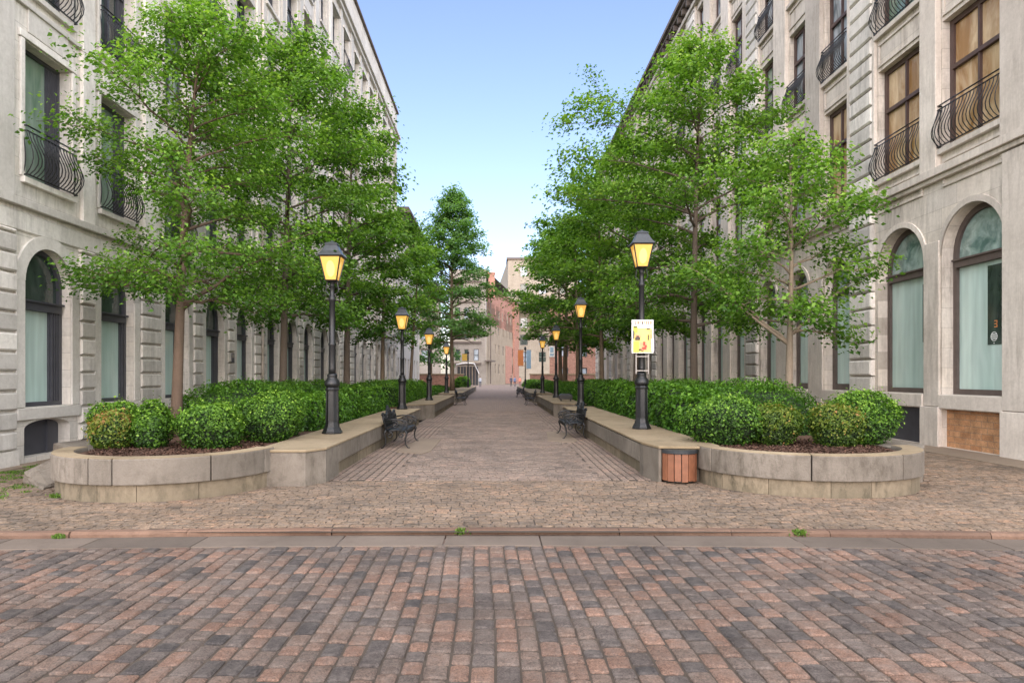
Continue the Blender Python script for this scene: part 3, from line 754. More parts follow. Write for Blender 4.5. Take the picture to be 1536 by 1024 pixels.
    # top leader sprays
    for k in range(10):
        p, _ = at(H * (.8 + .02 * k)); sprays.append((p + np.array([rd.uniform(-.25, .25), rd.uniform(-.25, .25), rd.uniform(-.1, .25)]), np.array([0., 0, 1]), .8))
    tr.build('trunk', M[bark], root, smooth=True)
    Cs, Ns, Ts, Ds = [], [], [], []
    for c, d, s_ in sprays:
        m = max(5, int(per * .76 * s_ * rng.uniform(.35, 1.35)))
        dh = np.array([d[0], d[1], 0.]); nn = np.linalg.norm(dh); dh = dh / nn if nn > .05 else np.array([1., 0, 0]); sd_ = np.array([-dh[1], dh[0], 0.])
        a = np.clip(rng.normal(0, .62, m), -1.15, 1.15) * spray * s_; b = np.clip(rng.normal(0, .5, m), -.95, .95) * spray * s_; h = np.clip(rng.normal(0, 1, m), -1.7, 1.7) * flat * s_
        off = a[:, None] * dh + b[:, None] * sd_; off[:, 2] += h - (a * a + b * b) * .45
        Cs.append(c + off)
        tilt = rng.normal(0, .62, (m, 3)); tilt[:, 2] = 1; tilt += dh * .25
        Ns.append(tilt); Ds.append(np.repeat((dh + np.array([0, 0, -.35]))[None], m, 0))
        hz = (c[2] - fork) / (H - fork)
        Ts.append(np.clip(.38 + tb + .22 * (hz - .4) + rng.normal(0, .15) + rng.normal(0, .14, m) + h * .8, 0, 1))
    C = np.concatenate(Cs); Nn = np.concatenate(Ns); T = np.concatenate(Ts); D = np.concatenate(Ds)
    keep = ~((np.abs(C[:, 0] + x) < 3.95) & (C[:, 2] + z0 < 4.9) & (y > 25)) & (C[:, 0] + x > xmin) & (C[:, 0] + x < xmax) & (C[:, 2] > zb * .72)
    C, Nn, T, D = C[keep], Nn[keep], T[keep], D[keep]
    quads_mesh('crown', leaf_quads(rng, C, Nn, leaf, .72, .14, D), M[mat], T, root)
    return root
tree('near left maple with a forked brown trunk rising from the curved planter', -6.3, 13.4, 9.6, 3.1, 2.05, 101, nl=44, r0=.115, leaf=.08, per=72, twigs=7, spray=.34, zb=2.8, extra=((3.0, .25, 2.5, .85, .2), (3.25, PI - .2, 2.5, .35, .2), (3.6, -.9, 2.0, .4, .3), (3.5, PI - .7, 2.2, .3, .2)), skew=(.8, 0), lean=(.15, .2), bark='barkmid')
tree('second left maple whose dark trunk stands behind the back hedge', -6.05, 19.3, 12.0, 3.4, 2.6, 102, nl=42, r0=.12, bark='barkdark', leaf=.105, per=68, twigs=7, spray=.42, zb=3.0, skew=(.7, 0))
tree('third left maple leaning over the path behind the second left lamp', -5.8, 26.4, 12.8, 3.6, 2.6, 103, bark='barkdark', nl=36, r0=.14, leaf=.15, per=50, twigs=6, spray=.5, zb=3.0, skew=(.3, 0), tb=-.03)
tree('fourth left maple, small, beside the second left wall', -5.6, 33.5, 10.6, 3.5, 2.6, 104, nl=28, r0=.12, leaf=.17, per=38, twigs=6, spray=.5, zb=3.4)
tree('slender leaning left maple near the red flowering shrubs', -5.4, 42.5, 10.2, 4.6, 1.8, 105, nl=20, r0=.12, leaf=.20, per=26, twigs=5, spray=.5, lean=(.5, 0), tb=.08)
tree('tall pointed blue green tree standing alone at the far left of the path', -3.5, 54, 17.4, 4.2, 3.9, 106, nl=84, r0=.17, leaf=.20, per=34, mat='leafdark', prof='taper', twigs=7, spray=.5, tb=.32, name='pointed_tree', flat=.2)  # lighter leaf tint puts distance haze into the colour
tree('sparse small tree with pale bare twigs in the right planter', 6.5, 15.2, 7.4, 2.7, 1.75, 201, nl=24, r0=.095, leaf=.10, per=46, bark='barklight', twigs=6, spray=.34, zb=2.9, extra=((2.4, PI + .1, 2.0, .95, .1), (2.6, .1, 1.4, 1.0, .1), (2.4, PI - .35, 1.7, 1.1, .2)), tb=.04)
tree('largest right maple, rising above the poster lamp', 5.9, 20.4, 12.5, 3.2, 2.5, 202, nl=44, r0=.13, bark='barkdark', leaf=.105, per=68, twigs=7, spray=.40, zb=3.1, skew=(.3, 0), tb=.06, extra=((8.3, PI, 3.9, .35, .15), (6.5, PI - .1, 3.9, .25, .15), (9.3, PI + .25, 3.3, .3, .1), (7.4, PI + .3, 3.9, .3, .2)))
tree('third right maple behind the second right lamp', 5.6, 27.5, 11.8, 3.5, 3.1, 203, nl=36, r0=.13, leaf=.15, per=52, twigs=6, spray=.5, zb=3.2, tb=.03, bark='barkdark')
tree('fourth right maple beside the second right wall', 5.3, 34.5, 12.2, 3.5, 3.3, 204, nl=34, r0=.13, leaf=.17, per=42, twigs=6, spray=.55, zb=3.3)
tree('fifth right maple arching over the small far right bench', 5.1, 43, 12.4, 3.6, 3.3, 205, nl=32, r0=.15, leaf=.20, per=34, twigs=6, spray=.6, zb=3.4, tb=-.03)
tree('sixth right maple with the dark trunk beyond the blue banner', 5.0, 50, 13.6, 3.9, 3.7, 206, nl=34, r0=.2, leaf=.23, per=30, twigs=6, spray=.65, zb=3.8, tb=-.05)
tree('farthest right maple near the orange banner', 5.6, 60, 14.8, 4.0, 3.9, 207, nl=34, r0=.2, leaf=.27, per=26, twigs=6, spray=.75, zb=4.2, tb=-.08)
tree('distant dim tree behind the tall pointed tree', -8.5, 88, 14, 3.5, 4.5, 208, nl=26, r0=.2, leaf=.34, per=18, twigs=5, spray=.9, xmin=-99, mat='leafdark', z0=0)

# ------------------------------------------------------------------ facades
class Facade:
    """local coords: u along the street (world y), w outward from the wall plane, z up"""
    def __init__(s, root, X, side):
        s.root = root; s.X = X; s.s = side      # side +1: wall faces +x
        s.f = lambda p: (X + side * p[1] - root.location[0], p[0] - root.location[1], p[2])
    def mb(s):
        m = MB(); m.f = s.f; m.flip = s.s > 0; return m
def grid_wall(m, u0, u1, z0, z1, opens, depth):
    """opens: list of (ua, ub, za, zb, arch) ; arch -> semicircle on top, zb = crown"""
    us = sorted({u0, u1} | {o[0] for o in opens} | {o[1] for o in opens}); zs = sorted({z0, z1} | {o[2] for o in opens} | {o[3] for o in opens})
    for ua, ub in zip(us, us[1:]):
        for za, zb in zip(zs, zs[1:]):
            cu, cz = (ua + ub) / 2, (za + zb) / 2
            if any(o[0] < cu < o[1] and o[2] < cz < o[3] for o in opens): continue
            m.poly([(ua, 0, za), (ub, 0, za), (ub, 0, zb), (ua, 0, zb)])
    for o in opens:
        ua, ub, za, zb = o[:4]; arch = o[4] if len(o) > 4 else 0; d = -depth
        if arch:
            rx = (ub - ua) / 2; rz = arch; cu = (ua + ub) / 2; zs_ = zb - rz; n = 16
            pts = [(cu - rx * math.cos(PI * k / n), zs_ + rz * math.sin(PI * k / n)) for k in range(n + 1)]
            for (a, b), (c, e) in zip(pts, pts[1:]):
                m.poly([(a, 0, b), (c, 0, e), (c, 0, zb), (a, 0, zb)])
                m.poly([(a, d, b), (c, d, e), (c, 0, e), (a, 0, b)])
        else:
            zs_ = zb; m.poly([(ua, 0, zb), (ub, 0, zb), (ub, d, zb), (ua, d, zb)])
        m.poly([(ua, d, za), (ua, d, zs_), (ua, 0, zs_), (ua, 0, za)]); m.poly([(ub, 0, za), (ub, 0, zs_), (ub, d, zs_), (ub, d, za)])
        m.poly([(ua, d, za), (ua, 0, za), (ub, 0, za), (ub, d, za)])
def rect_window(F, ua, ub, za, zb, w, frame, pane, trans=None, mull=True, shutters=0, fw=.08):
    m = F.mb(); t = .07
    m.box(ua, ua + fw, w, w + t, za, zb); m.box(ub - fw, ub, w, w + t, za, zb); m.box(ua + fw, ub - fw, w, w + t, za, za + fw); m.box(ua + fw, ub - fw, w, w + t, zb - fw, zb)
    if shutters:
        for a, b in ((ua + fw, ua + fw + shutters), (ub - fw - shutters, ub - fw)):
            m.box(a, b, w, w + .05, za + fw, zb - fw)
            k = a + .03
            while k < b - .03: m.box(k, k + .02, w + .05, w + .065, za + fw + .05, zb - fw - .05); k += .06
    if mull: cu = (ua + ub) / 2; m.box(cu - .03, cu + .03, w + .01, w + t + .01, za + fw, zb - fw)
    if trans: z = za + (zb - za) * trans; m.box(ua + fw, ub - fw, w + .005, w + t + .03, z - .05, z + .05)
    o = m.build('window', M[frame], F.root)
    p = F.mb(); p.t = rr.random(); p.poly([(ua + .02, w + .01, za + .02), (ub - .02, w + .01, za + .02), (ub - .02, w + .01, zb - .02), (ua + .02, w + .01, zb - .02)])
    p.build('pane', M[pane], o); return o
def arch_window(F, ua, ub, za, zb, arch, w, frame, pane, dark, ztrans, side_panel=0, fw=.09, mull=False):
    m = F.mb(); rx = (ub - ua) / 2; cu = (ua + ub) / 2; zs_ = zb - arch; n = 16; t = .08
    m.box(ua, ua + fw, w, w + t, za, zs_); m.box(ub - fw, ub, w, w + t, za, zs_); m.box(ua + fw, ub - fw, w, w + t, za, za + fw)
    for k in range(n):
        a0, a1 = PI * k / n, PI * (k + 1) / n; P = []
        for a, r in ((a0, 1), (a1, 1), (a1, 1 - fw / rx), (a0, 1 - fw / rx)): P.append((cu - rx * r * math.cos(a), zs_ + arch * r * math.sin(a)))
        ids = [m.v((x, w + t, z)) for x, z in P]; m.face(ids)
        jd = [m.v((x, w, z)) for x, z in P]; m.face((ids[3], ids[2], jd[2], jd[3]))
    m.box(ua + fw, ub - fw, w + .005, w + t + .05, ztrans - .08, ztrans + .08)
    m.box(ua + fw * .5, ub - fw * .5, w + .01, w + t + .09, ztrans + .08, ztrans + .12)
    if side_panel:
        a, b = ub - fw - side_panel, ub - fw
        m.box(a, b, w, w + .06, za + fw, ztrans - .08); k = a + .03
        while k < b - .02: m.box(k, k + .03, w + .06, w + .10, za + fw, ztrans - .08); k += .075
    if mull: m.box(cu - .03, cu + .03, w + .01, w + t, za + fw, ztrans - .08)
    o = m.build('arched_window', M[frame], F.root)
    p = F.mb(); p.poly([(ua + .02, w + .012, za + .02), (ub - .02, w + .012, za + .02), (ub - .02, w + .012, ztrans), (ua + .02, w + .012, ztrans)])
    p.build('pane', M[pane], o)
    p = F.mb(); pts = [(ua + .02, w + .012, ztrans + .002), (ub - .02, w + .012, ztrans + .002)] + [(cu + (rx - .02) * math.cos(PI * k / 16), w + .012, zs_ + (arch - .02) * math.sin(PI * k / 16)) for k in range(17)]
    p.poly(pts); p.build('fanlight', M[dark], o); return o
def railing(F, ua, ub, z, h=.95, proj=.32, bars=15):
    m = F.mb(); r = .012
    for zz, pr in ((z, .12), (z + h, .10), (z + h - .1, .105)):
        m.tube([(ua, .0, zz), (ua, pr, zz), (ub, pr, zz), (ub, 0, zz)], .018, 5)
    def bar(u, du):
        pts = []
        for k in range(9):
            t = k / 8; wv = math.sin(PI * min(1, t * 1.25)) if t < .8 else 0
            pts.append((u + du * math.sin(2 * PI * t) * .5, .11 + (proj - .11) * math.sin(PI * t) ** 1.0 * (1.15 - .75 * t), z + (h - .1) * t))
        m.tube(pts, r, 4, cap=False)
    for i in range(bars): u = ua + (ub - ua) * (i + .5) / bars; bar(u, .09)
    for e in (ua, ub):
        for q in (.03, .09):
            pts = [(e, q + (proj - .11) * math.sin(PI * k / 8) * (1.15 - .75 * k / 8) * (q / .11), z + (h - .1) * k / 8) for k in range(9)]; m.tube(pts, r, 4, cap=False)
    m.build('balcony_railing', M['iron'], F.root, smooth=True)
def rust_pier(m, ua, ub, z0, z1, course, proj=.07, gap=.035, ch=.03):
    z = z0; k = 0
    while z < z1 - .05:
        zt = min(z + course - gap, z1); m.t = rr.random(); j = rr.uniform(-.008, .008)
        # chamfered block
        m.rings([[(ua, 0, z), (ub, 0, z), (ub, 0, zt), (ua, 0, zt)], [(ua, proj - ch, z), (ub, proj - ch, z), (ub, proj - ch, zt), (ua, proj - ch, zt)],
                 [(ua + ch, proj + j, z + ch), (ub - ch, proj + j, z + ch), (ub - ch, proj + j, zt - ch), (ua + ch, proj + j, zt - ch)]][::-1])
        z += course; k += 1
def arch_ring(m, ua, ub, zb, arch, band, w0, w1):
    rx = (ub - ua) / 2; cu = (ua + ub) / 2; zs_ = zb - arch; n = 18
    for k in range(n):
        a0, a1 = PI * k / n, PI * (k + 1) / n
        q = [(cu - (rx + r) * math.cos(a), zs_ + (arch + r) * math.sin(a)) for a, r in ((a0, 0), (a1, 0), (a1, band), (a0, band))]
        m.poly([(x, w1, z) for x, z in q]); m.poly([(q[3][0], w0, q[3][1]), (q[2][0], w0, q[2][1]), (q[2][0], w1, q[2][1]), (q[3][0], w1, q[3][1])][::-1])

# ---- left building
LB = thing('stone_building', 'long pale grey building with rusticated ground floor and dark slate windows, left side', 'building', (XL, 9.2, 0))
FL = Facade(LB, XL, 1)
UL = [11.1, 14.0, 16.55, 19.6, 22.25, 24.8, 28.0, 30.6, 33.2, 36.3, 38.9, 41.6, 44.7, 47.3, 50.0, 53.1, 55.7, 58.3, 61.0]
U0, U1 = 9.2, 63.0; HW = .73
gm = FL.mb(); gopen = []
for u in UL: gopen.append((u - HW, u + HW, 1.1, 4.30, .73)); gopen.append((u - HW + .02, u + HW - .02, .12, .84, .16))
grid_wall(gm, U0, U1, -.1, 4.95, gopen, .30)
floors = [5.6, 9.3, 13.0, 16.7, 20.3]; fh = [2.65, 2.6, 2.5, 2.35, 2.2]
uo = [(u - HW, u + HW, z, z + h) for u in UL for z, h in zip(floors, fh)]
grid_wall(gm, U0, U1, 4.95, 25.9, uo, .34)
gm.poly([(U0, 0, -.1), (U0, 0, 25.9), (U0, -14, 25.9), (U0, -14, -.1)]); gm.poly([(U1, -14, -.1), (U1, -14, 25.9), (U1, 0, 25.9), (U1, 0, -.1)])
gm.poly([(U0, 0, 25.9), (U1, 0, 25.9), (U1, -14, 25.9), (U0, -14, 25.9)]); gm.poly([(U0, -14, -.1), (U1, -14, -.1), (U1, -14, 25.9), (U0, -14, 25.9)][::-1])
gm.build('wall', M['facadeL'], LB)
rm = FL.mb(); edges = []
for a, b in zip([U0 - HW - .28] + UL, UL + [U1 + HW + .28]):
    ua, ub = a + HW + .28, b - HW - .28
    if ub - ua > .25:
        rust_pier(rm, ua, ub, .32, 4.5, .375, .09, .045)
        rm.t = .6; rm.box(ua - .04, ub + .04, .0, .10, -.1, .30)
z = 4.5
rust_pier(rm, U0, U1, 4.50, 4.95, .43, .04, .04)
rm.build('rusticated_blocks', M['rust'], LB, bevel=0)
tm = FL.mb()
for u in UL:
    arch_ring(tm, u - HW, u + HW, 4.30, .73, .26, 0, .045)
    for s in (-1, 1): a, b = sorted((u + s * HW, u + s * (HW + .26))); tm.t = rr.random(); tm.box(a, b, 0, .045, 1.1, 3.57)
    tm.t = rr.random(); tm.box(u - HW - .27, u + HW + .27, .0, .085, .86, 1.09)
tm.box(U0, U1, 0, .14, 4.97, 5.12, 0); tm.box(U0, U1, 0, .07, 8.9, 9.0); 
groups = [12.5, 17.98, 23.55, 26.4, 31.9, 34.75, 40.25, 43.15, 48.65, 51.55, 57.0, 59.65]
for a, b in zip(UL, UL[1:]):
    c = (a + b) / 2; wd = .22 if b - a < 2.8 else .36
    tm.t = rr.random(); tm.box(c - wd, c + wd, 0, .09, 5.13, 23.55)
for u in UL:
    for k, (z, h) in enumerate(zip(floors, fh)):
        tm.t = rr.random()
        tm.box(u - HW - .1, u + HW + .1, 0, .10, z - .14, z - .02)          # sill
        tm.box(u - HW - .13, u - HW - .01, 0, .05, z - .01, z + h + .01); tm.box(u + HW + .01, u + HW + .13, 0, .05, z - .01, z + h + .01)
        tm.box(u - HW - .16, u + HW + .16, 0, .13 if k > 0 else .06, z + h + .02, z + h + .16)
        if k: tm.box(u - HW + .1, u + HW - .1, 0, .03, z - .85, z - .28)
tm.box(U0 - .1, U1 + .1, 0, .35, 23.56, 23.75); tm.box(U0 - .1, U1 + .1, 0, .2, 23.3, 23.555)
tm.build('stone_trim', M['trimL'], LB, bevel=.012)
cpm = FL.mb(); cpm.box(U0 - .15, U1 + .15, -.4, .16, 25.9, 26.05); cpm.build('parapet_coping', M['cornice'], LB)
for i, u in enumerate(UL):
    arch_window(FL, u - HW, u + HW, 1.1, 4.30, .73, -.26, 'slate', 'glass_teal', 'glass_dark', 3.12, side_panel=.30 if i % 3 != 2 else .15)
    v = FL.mb(); v.poly([(u - HW, -.25, .1), (u + HW, -.25, .1), (u + HW, -.25, .86), (u - HW, -.25, .86)]); v.box(u + .3, u + .36, -.25, -.21, .12, .8); v.build('basement_window', M['slate'], LB)
    for k, (z, h) in enumerate(zip(floors, fh)):
        rect_window(FL, u - HW, u + HW, z, z + h, -.3, 'slate', rr.choice(('glass_green', 'glass_green', 'glass_sky', 'glass_dark')) if not (i < 3 and k == 0) else 'glass_green', trans=.72 if k else None, mull=(k > 0), shutters=.34 if k == 0 else (.22 if (i + k) % 2 else 0), fw=.07)
for i, k in ((0, 0), (1, 0), (1, 1), (2, 0), (2, 1), (3, 0), (0, 1), (4, 2), (6, 2), (7, 3), (9, 3), (10, 2), (5, 3), (8, 4), (11, 4), (12, 3), (3, 2), (6, 4)):
    railing(FL, UL[i] - HW - .05, UL[i] + HW + .05, floors[k] + .02, bars=15)
for q in (26.4, 51.55): dp = FL.mb(); dp.tube([(q, .16, .2), (q, .16, 23.3)], .055, 8); dp.build('drainpipe', M['trimR'], LB, smooth=True)
mb = FL.mb(); mb.box(23.45, 23.7, .075, .10, 2.18, 2.52); mb.mi = 1; mb.box(23.48, 23.67, .10, .103, 2.36, 2.49); mb.mi = 0
mb.build('name_plaque', [M['slate'], M['greyrender']], LB)

# ---- right building
RB = thing('stone_building', 'warm limestone building with tall brown framed arches and iron balconies along the right side', 'building', (XR, 9.2, 0))
FR = Facade(RB, XR, -1)
UR = [(12.4, 1.0), (15.45, 1.03), (18.2, 1.05)]; RP = [19.4]      # rusticated piers start here
u = 21.6; k = 0
while u < 66:
    UR += [(u, .8), (u + 2.7, .8), (u + 5.4, .8)]; RP.append(u + 5.4 + .98); u += 8.85
U0r, U1r = 9.2, RP[-1] + 1.3; RH = 22.4
gm = FR.mb(); go = [(c - h, c + h, 1.28, 5.65 if h > .9 else 5.5, h) for c, h in UR] + [(c - h, c + h, .02, .92) for c, h in UR]
grid_wall(gm, U0r, U1r, -.1, 6.5, go, .40)
frz = [7.2, 11.3, 15.3, 19.0]; frh = [3.05, 2.85, 2.6, 2.3]
uo = [(c - h + .03, c + h - .03, z, z + hh) for c, h in UR for z, hh in zip(frz, frh)]
grid_wall(gm, U0r, U1r, 6.5, RH, uo, .30)
gm.poly([(U0r, 0, -.1), (U0r, 0, RH), (U0r, -14, RH), (U0r, -14, -.1)]); gm.poly([(U1r, -14, -.1), (U1r, -14, RH), (U1r, 0, RH), (U1r, 0, -.1)])
gm.poly([(U0r, 0, RH), (U1r, 0, RH), (U1r, -14, RH), (U0r, -14, RH)]); gm.poly([(U0r, -14, -.1), (U1r, -14, -.1), (U1r, -14, RH), (U0r, -14, RH)][::-1])
gm.build('wall', M['facadeR'], RB)
rm = FR.mb()
for p in RP: rm = FR.mb(); rust_pier(rm, p, p + 1.2, .3, 21.6, .48, .13, .04, .045); rm.build('rusticated_pier', M['rust'], RB)
tm = FR.mb()
for c, h in UR:
    z1 = 5.65 if h > .9 else 5.5
    arch_ring(tm, c - h, c + h, z1, h, .14, 0, .035)
    tm.t = rr.random(); tm.box(c - h - .02, c + h + .02, 0, .09, .94, 1.27)          # sill apron
    for z, hh in zip(frz, frh):
        tm.t = rr.random(); tm.box(c - h - .02, c + h + .02, 0, .12, z - .16, z - .02)
        tm.box(c - h + .05, c + h - .05, 0, .04, z - .95, z - .88); tm.box(c - h + .05, c + h - .05, 0, .04, z - .36, z - .29)
        tm.box(c - h + .05, c - h + .12, 0, .04, z - .88, z - .36); tm.box(c + h - .12, c + h - .05, 0, .04, z - .88, z - .36)
for (a, ha), (b, hb) in zip(UR, UR[1:]):
    e0, e1 = a + ha, b - hb
    if e1 - e0 < 1.3:
        tm.t = rr.random(); tm.box(e0 - .02, e1 + .02, 0, .12, -.1, .97)
        tm.t = rr.random(); tm.box(e0 + .04, e1 - .04, 0, .06, .98, 5.0)
        tm.t = rr.random(); tm.box(e0 + .02, e1 - .02, 0, .15, 6.75, 21.6)
    else:
        for p in RP:
            if e0 < p < e1:
                for q0, q1 in ((e0 + .02, p - .03), (p + 1.23, e1 - .02)):
                    if q1 - q0 > .08: tm.box(q0, q1, 0, .1, 6.75, 21.6); tm.box(q0, q1, 0, .1, -.1, .97)
tm.t = .4; tm.box(13.43, 14.40, 0, .10, .985, 6.4); 
tm.t = .5; tm.box(U0r - .1, U1r + .1, 0, .20, 6.55, 6.74); tm.box(U0r - .1, U1r + .1, 0, .12, 6.44, 6.548)
tm.box(U0r - .1, U1r + .1, 0, .22, 21.62, 21.85)
tm.build('stone_trim', M['trimR'], RB, bevel=.014)
cm = FR.mb(); cm.box(U0r - .3, U1r + .3, -1, .62, 22.4, 22.62); cm.box(U0r - .3, U1r + .3, 0, .45, 22.2, 22.395); u = U0r
while u < U1r: cm.box(u, u + .22, 0, .42, 21.87, 22.19); u += .9
cm.build('cornice', M['cornice'], RB)
bm_ = FR.mb()
for i, (c, h) in enumerate(UR[:3]): bm_.poly([(c - h, -.12, .0), (c + h, -.12, .0), (c + h, -.12, .93), (c - h, -.12, .93)])
bm_.build('brick_infill', M['brickwall'], RB)
for i, (c, h) in enumerate(UR[2:]): bm_ = FR.mb(); bm_.poly([(c - h, -.11 if i == 0 else -.3, .0), (c + h, -.11 if i == 0 else -.3, .0), (c + h, -.11 if i == 0 else -.3, .93), (c - h, -.11 if i == 0 else -.3, .93)]); bm_.build('basement_panel', M['slate'], RB)
for i, (c, h) in enumerate(UR):
    z1 = 5.65 if h > .9 else 5.5
    arch_window(FR, c - h, c + h, 1.28, z1, h, -.35, 'umber', 'glass_teal', 'glass_fan', 4.38, fw=.13 if h > .9 else .2)
    for k, (z, hh) in enumerate(zip(frz, frh)):
        g_ = 'glass_amber' if (k == 0 and i < 4) or (k == 0 and i % 5 == 0) else ('glass_sky' if (i + k) % 3 else 'glass_green')
        rect_window(FR, c - h + .03, c + h - .03, z, z + hh, -.24, 'brown', g_, trans=.62, mull=True, fw=.13)
for i, k in ((0, 0), (1, 0), (2, 0), (0, 1), (1, 1), (2, 1), (3, 1), (4, 1), (5, 1), (7, 1), (8, 1), (3, 2), (5, 2), (6, 2), (7, 2), (9, 2)):
    c, h = UR[i]; railing(FR, c - h, c + h, frz[k] + .02, h=1.0, bars=17)
# dark display panels in the two nearest right windows, one with a number and a round mark
px_ = -.35 + .012
def signpanel(ua, ub, za, zb, marks):
    m = FR.mb(); m.box(ua, ub, px_ + .004, px_ + .012, za, zb); m.mi = 1
    if marks:
        a, w_ = 15.20, px_ + .013
        cu, cz, r = 15.20, 2.60, .105
        for k in range(24):
            t0, t1 = 2 * PI * k / 24, 2 * PI * (k + 1) / 24
            m.poly([(cu + r * math.cos(t0), w_, cz + r * math.sin(t0)), (cu + r * math.cos(t1), w_, cz + r * math.sin(t1)), (cu + r * .84 * math.cos(t1), w_, cz + r * .84 * math.sin(t1)), (cu + r * .84 * math.cos(t0), w_, cz + r * .84 * math.sin(t0))])
        for zz in (-.045, .0, .045):
            hw = math.sqrt((r * .84) ** 2 - zz * zz); m.box(cu - hw, cu + hw, w_ - .001, w_ + .002, cz + zz - .012, cz + zz + .012)
        m.box(cu - .012, cu + .012, w_ - .001, w_ + .002, 2.44, 2.464)
        m.mi = 2; u0, z0, s = 15.10, 2.80, .155    # the figure 3 (seen from the street, +u reads to the left)
        for (a0, a1, b0, b1) in ((.0, .6, .86, 1.), (.12, .6, .44, .57), (.0, .6, .0, .14), (.0, .15, .14, .44), (.0, .15, .57, .86)):
            m.box(u0 + a0 * s, u0 + a1 * s, w_ - .001, w_ + .002, z0 + b0 * s, z0 + b1 * s)
    m.build('dark_display_panel', [M['glass_dark'], M['white'], M['orange']], RB)
signpanel(14.45, 15.40, 2.42, 4.2, True); signpanel(17.25, 17.75, 2.6, 4.1, False)

# ---- second building on the left with bracketed eaves
B2 = thing('stone_building', 'lower pale building with deep bracketed dark eaves beyond the long left building', 'building', (XL - .3, 64, 0))
F2 = Facade(B2, XL - .3, 1); m = F2.mb(); cols = [66 + 2.6 * i for i in range(7)]
op = [(c - .5, c + .5, z, z + 2.1) for c in cols for z in (1.5, 5.4, 9.2, 12.8)]
grid_wall(m, 64, 84, 0, 16.6, op, .3); m.poly([(64, 0, 0), (64, 0, 16.6), (64, -12, 16.6), (64, -12, 0)]); m.poly([(84, 0, 0), (84, -12, 0), (84, -12, 16.6), (84, 0, 16.6)]); m.build('wall', M['trimL'], B2)
m = F2.mb(); m.box(63.6, 84.5, -12, 1.5, 17.0, 17.25); m.box(63.8, 84.3, -11.8, 1.3, 17.25, 17.6); m.build('roof', M['cornice'], B2)
u = 64.2
while u < 84: m = F2.mb(); m.rings([[(u, 0, 15.6), (u + .3, 0, 15.6), (u + .3, 0, 16.98), (u, 0, 16.98)], [(u, 1.2, 16.6), (u + .3, 1.2, 16.6), (u + .3, 1.2, 16.98), (u, 1.2, 16.98)]]); u += 1.3; m.build('eaves_bracket', M['brown'], B2)
for c in cols:
    for z in (1.5, 5.4, 9.2, 12.8): rect_window(F2, c - .5, c + .5, z, z + 2.1, -.22, 'slate', 'glass_dark', trans=.6, mull=True)

# ---- buildings closing the view
def quad_building(root, P0, P1, h, depth_dir, mats, wins, wallname='wall', open_recess=.25):
    """wall from P0 to P1 (plan), with windows given as (s0,s1,z0,z1) with s in metres along the wall"""
    P0 = np.array(P0, float); P1 = np.array(P1, float); d = P1 - P0; L = np.linalg.norm(d); d /= L; nrm = np.array([d[1], -d[0]])
    loc = np.array(root.location[:2])
    f = lambda p: (P0[0] + d[0] * p[0] + nrm[0] * p[1] - loc[0], P0[1] + d[1] * p[0] + nrm[1] * p[1] - loc[1], p[2])
    m = MB(); m.f = f; grid_wall(m, 0, L, -.2, h, wins, open_recess); o = m.build(wallname, mats, root)
    for w_ in wins:
        m = MB(); m.f = f; a, b, c, e = w_[:4]; fw = .12; w0 = -open_recess + .03
        m.box(a, a + fw, w0, w0 + .08, c, e); m.box(b - fw, b, w0, w0 + .08, c, e); m.box(a, b, w0, w0 + .09, e - fw, e); m.box(a, b, w0, w0 + .09, c, c + fw); m.box(a, b, w0, w0 + .09, (c + e) / 2 - .05, (c + e) / 2 + .05)
        wo_ = m.build('window', M['greyrender'] if random.random() < .5 else M['slate'], root)
        m = MB(); m.f = f; m.poly([(a, w0 + .02, c), (b, w0 + .02, c), (b, w0 + .02, e), (a, w0 + .02, e)]); m.build('pane', M['glass_dark'] if random.random() < .6 else M['glass_sky'], wo_)
    return f, L
E1 = thing('apartment_building', 'grey beige corner building with bay windows closing the left end of the path', 'building', (-6, 150, 0))
wins = [(a, a + 1.1, z, z + 2.5) for a in (1.2, 3.1, 5.2) for z in (5.2, 9.8, 14.2, 18.6)]
f, L = quad_building(E1, (-10.2, 148), (-2.3, 148), 25, 1, M['greyrender'], wins)
for z in (4.4, 9.0, 13.4, 17.8, 22.2): m = MB(); m.f = f; m.box(-.2, 6.9, 0, .5, z, z + .35); m.build('balcony_ledge', M['cornice'], E1)
for z in (4.75, 9.35, 13.75, 18.15): m = MB(); m.f = f; m.box(.8, 6.6, .0, .12, z, z + .3); m.build('stone_trim', M['beige2'], E1)
m = MB(); m.poly([(-10.2 + 6, 148 - 150, 25), (-2.3 + 6, -2, 25), (4 + 6, 40, 25), (-10.2 + 6, 40, 25)]); m.build('roof', M['cornice'], E1)
E2 = thing('brick_building', 'beige and pink brick building with a square chimney closing the path', 'building', (0, 148, 0))
wins = [(a, a + 1.3, z, z + 2.2) for a in (10, 14.5, 20, 25, 30, 34) for z in (2.5, 7.0, 11.5, 16)]
f, L = quad_building(E2, (-2.28, 148), (5.75, 190), 13.4, 1, M['beige'], wins)
wins = [(a, a + 1.5, z, z + 2.1) for a in (14.5, 19, 26, 31) for z in (15.2,)]
m = MB(); m.f = f; grid_wall(m, 0, L, 13.4, 21.6, wins, .2); m.mi = 1; m.box(.0, L, 0, .25, 21.0, 21.6); m.box(-.3, L, 0, .35, 21.6, 22.0); m.mi = 0
m.build('upper_wall', [M['pinkbrick'], M['terracotta']], E2)
m = MB(); m.f = f
for a, b, c, e in wins: m.box(a + .01, b - .01, -.25, -.18, c + .01, e - .01)
m.build('upper_window', M['glass_dark'], E2)
m = MB(); m.f = f; m.box(35, L + .02, .0, .5, -.2, 21.6); m.box(24, 33, .0, .12, .0, 9.5); m.build('brick_pier', M['pinkbrick'], E2)
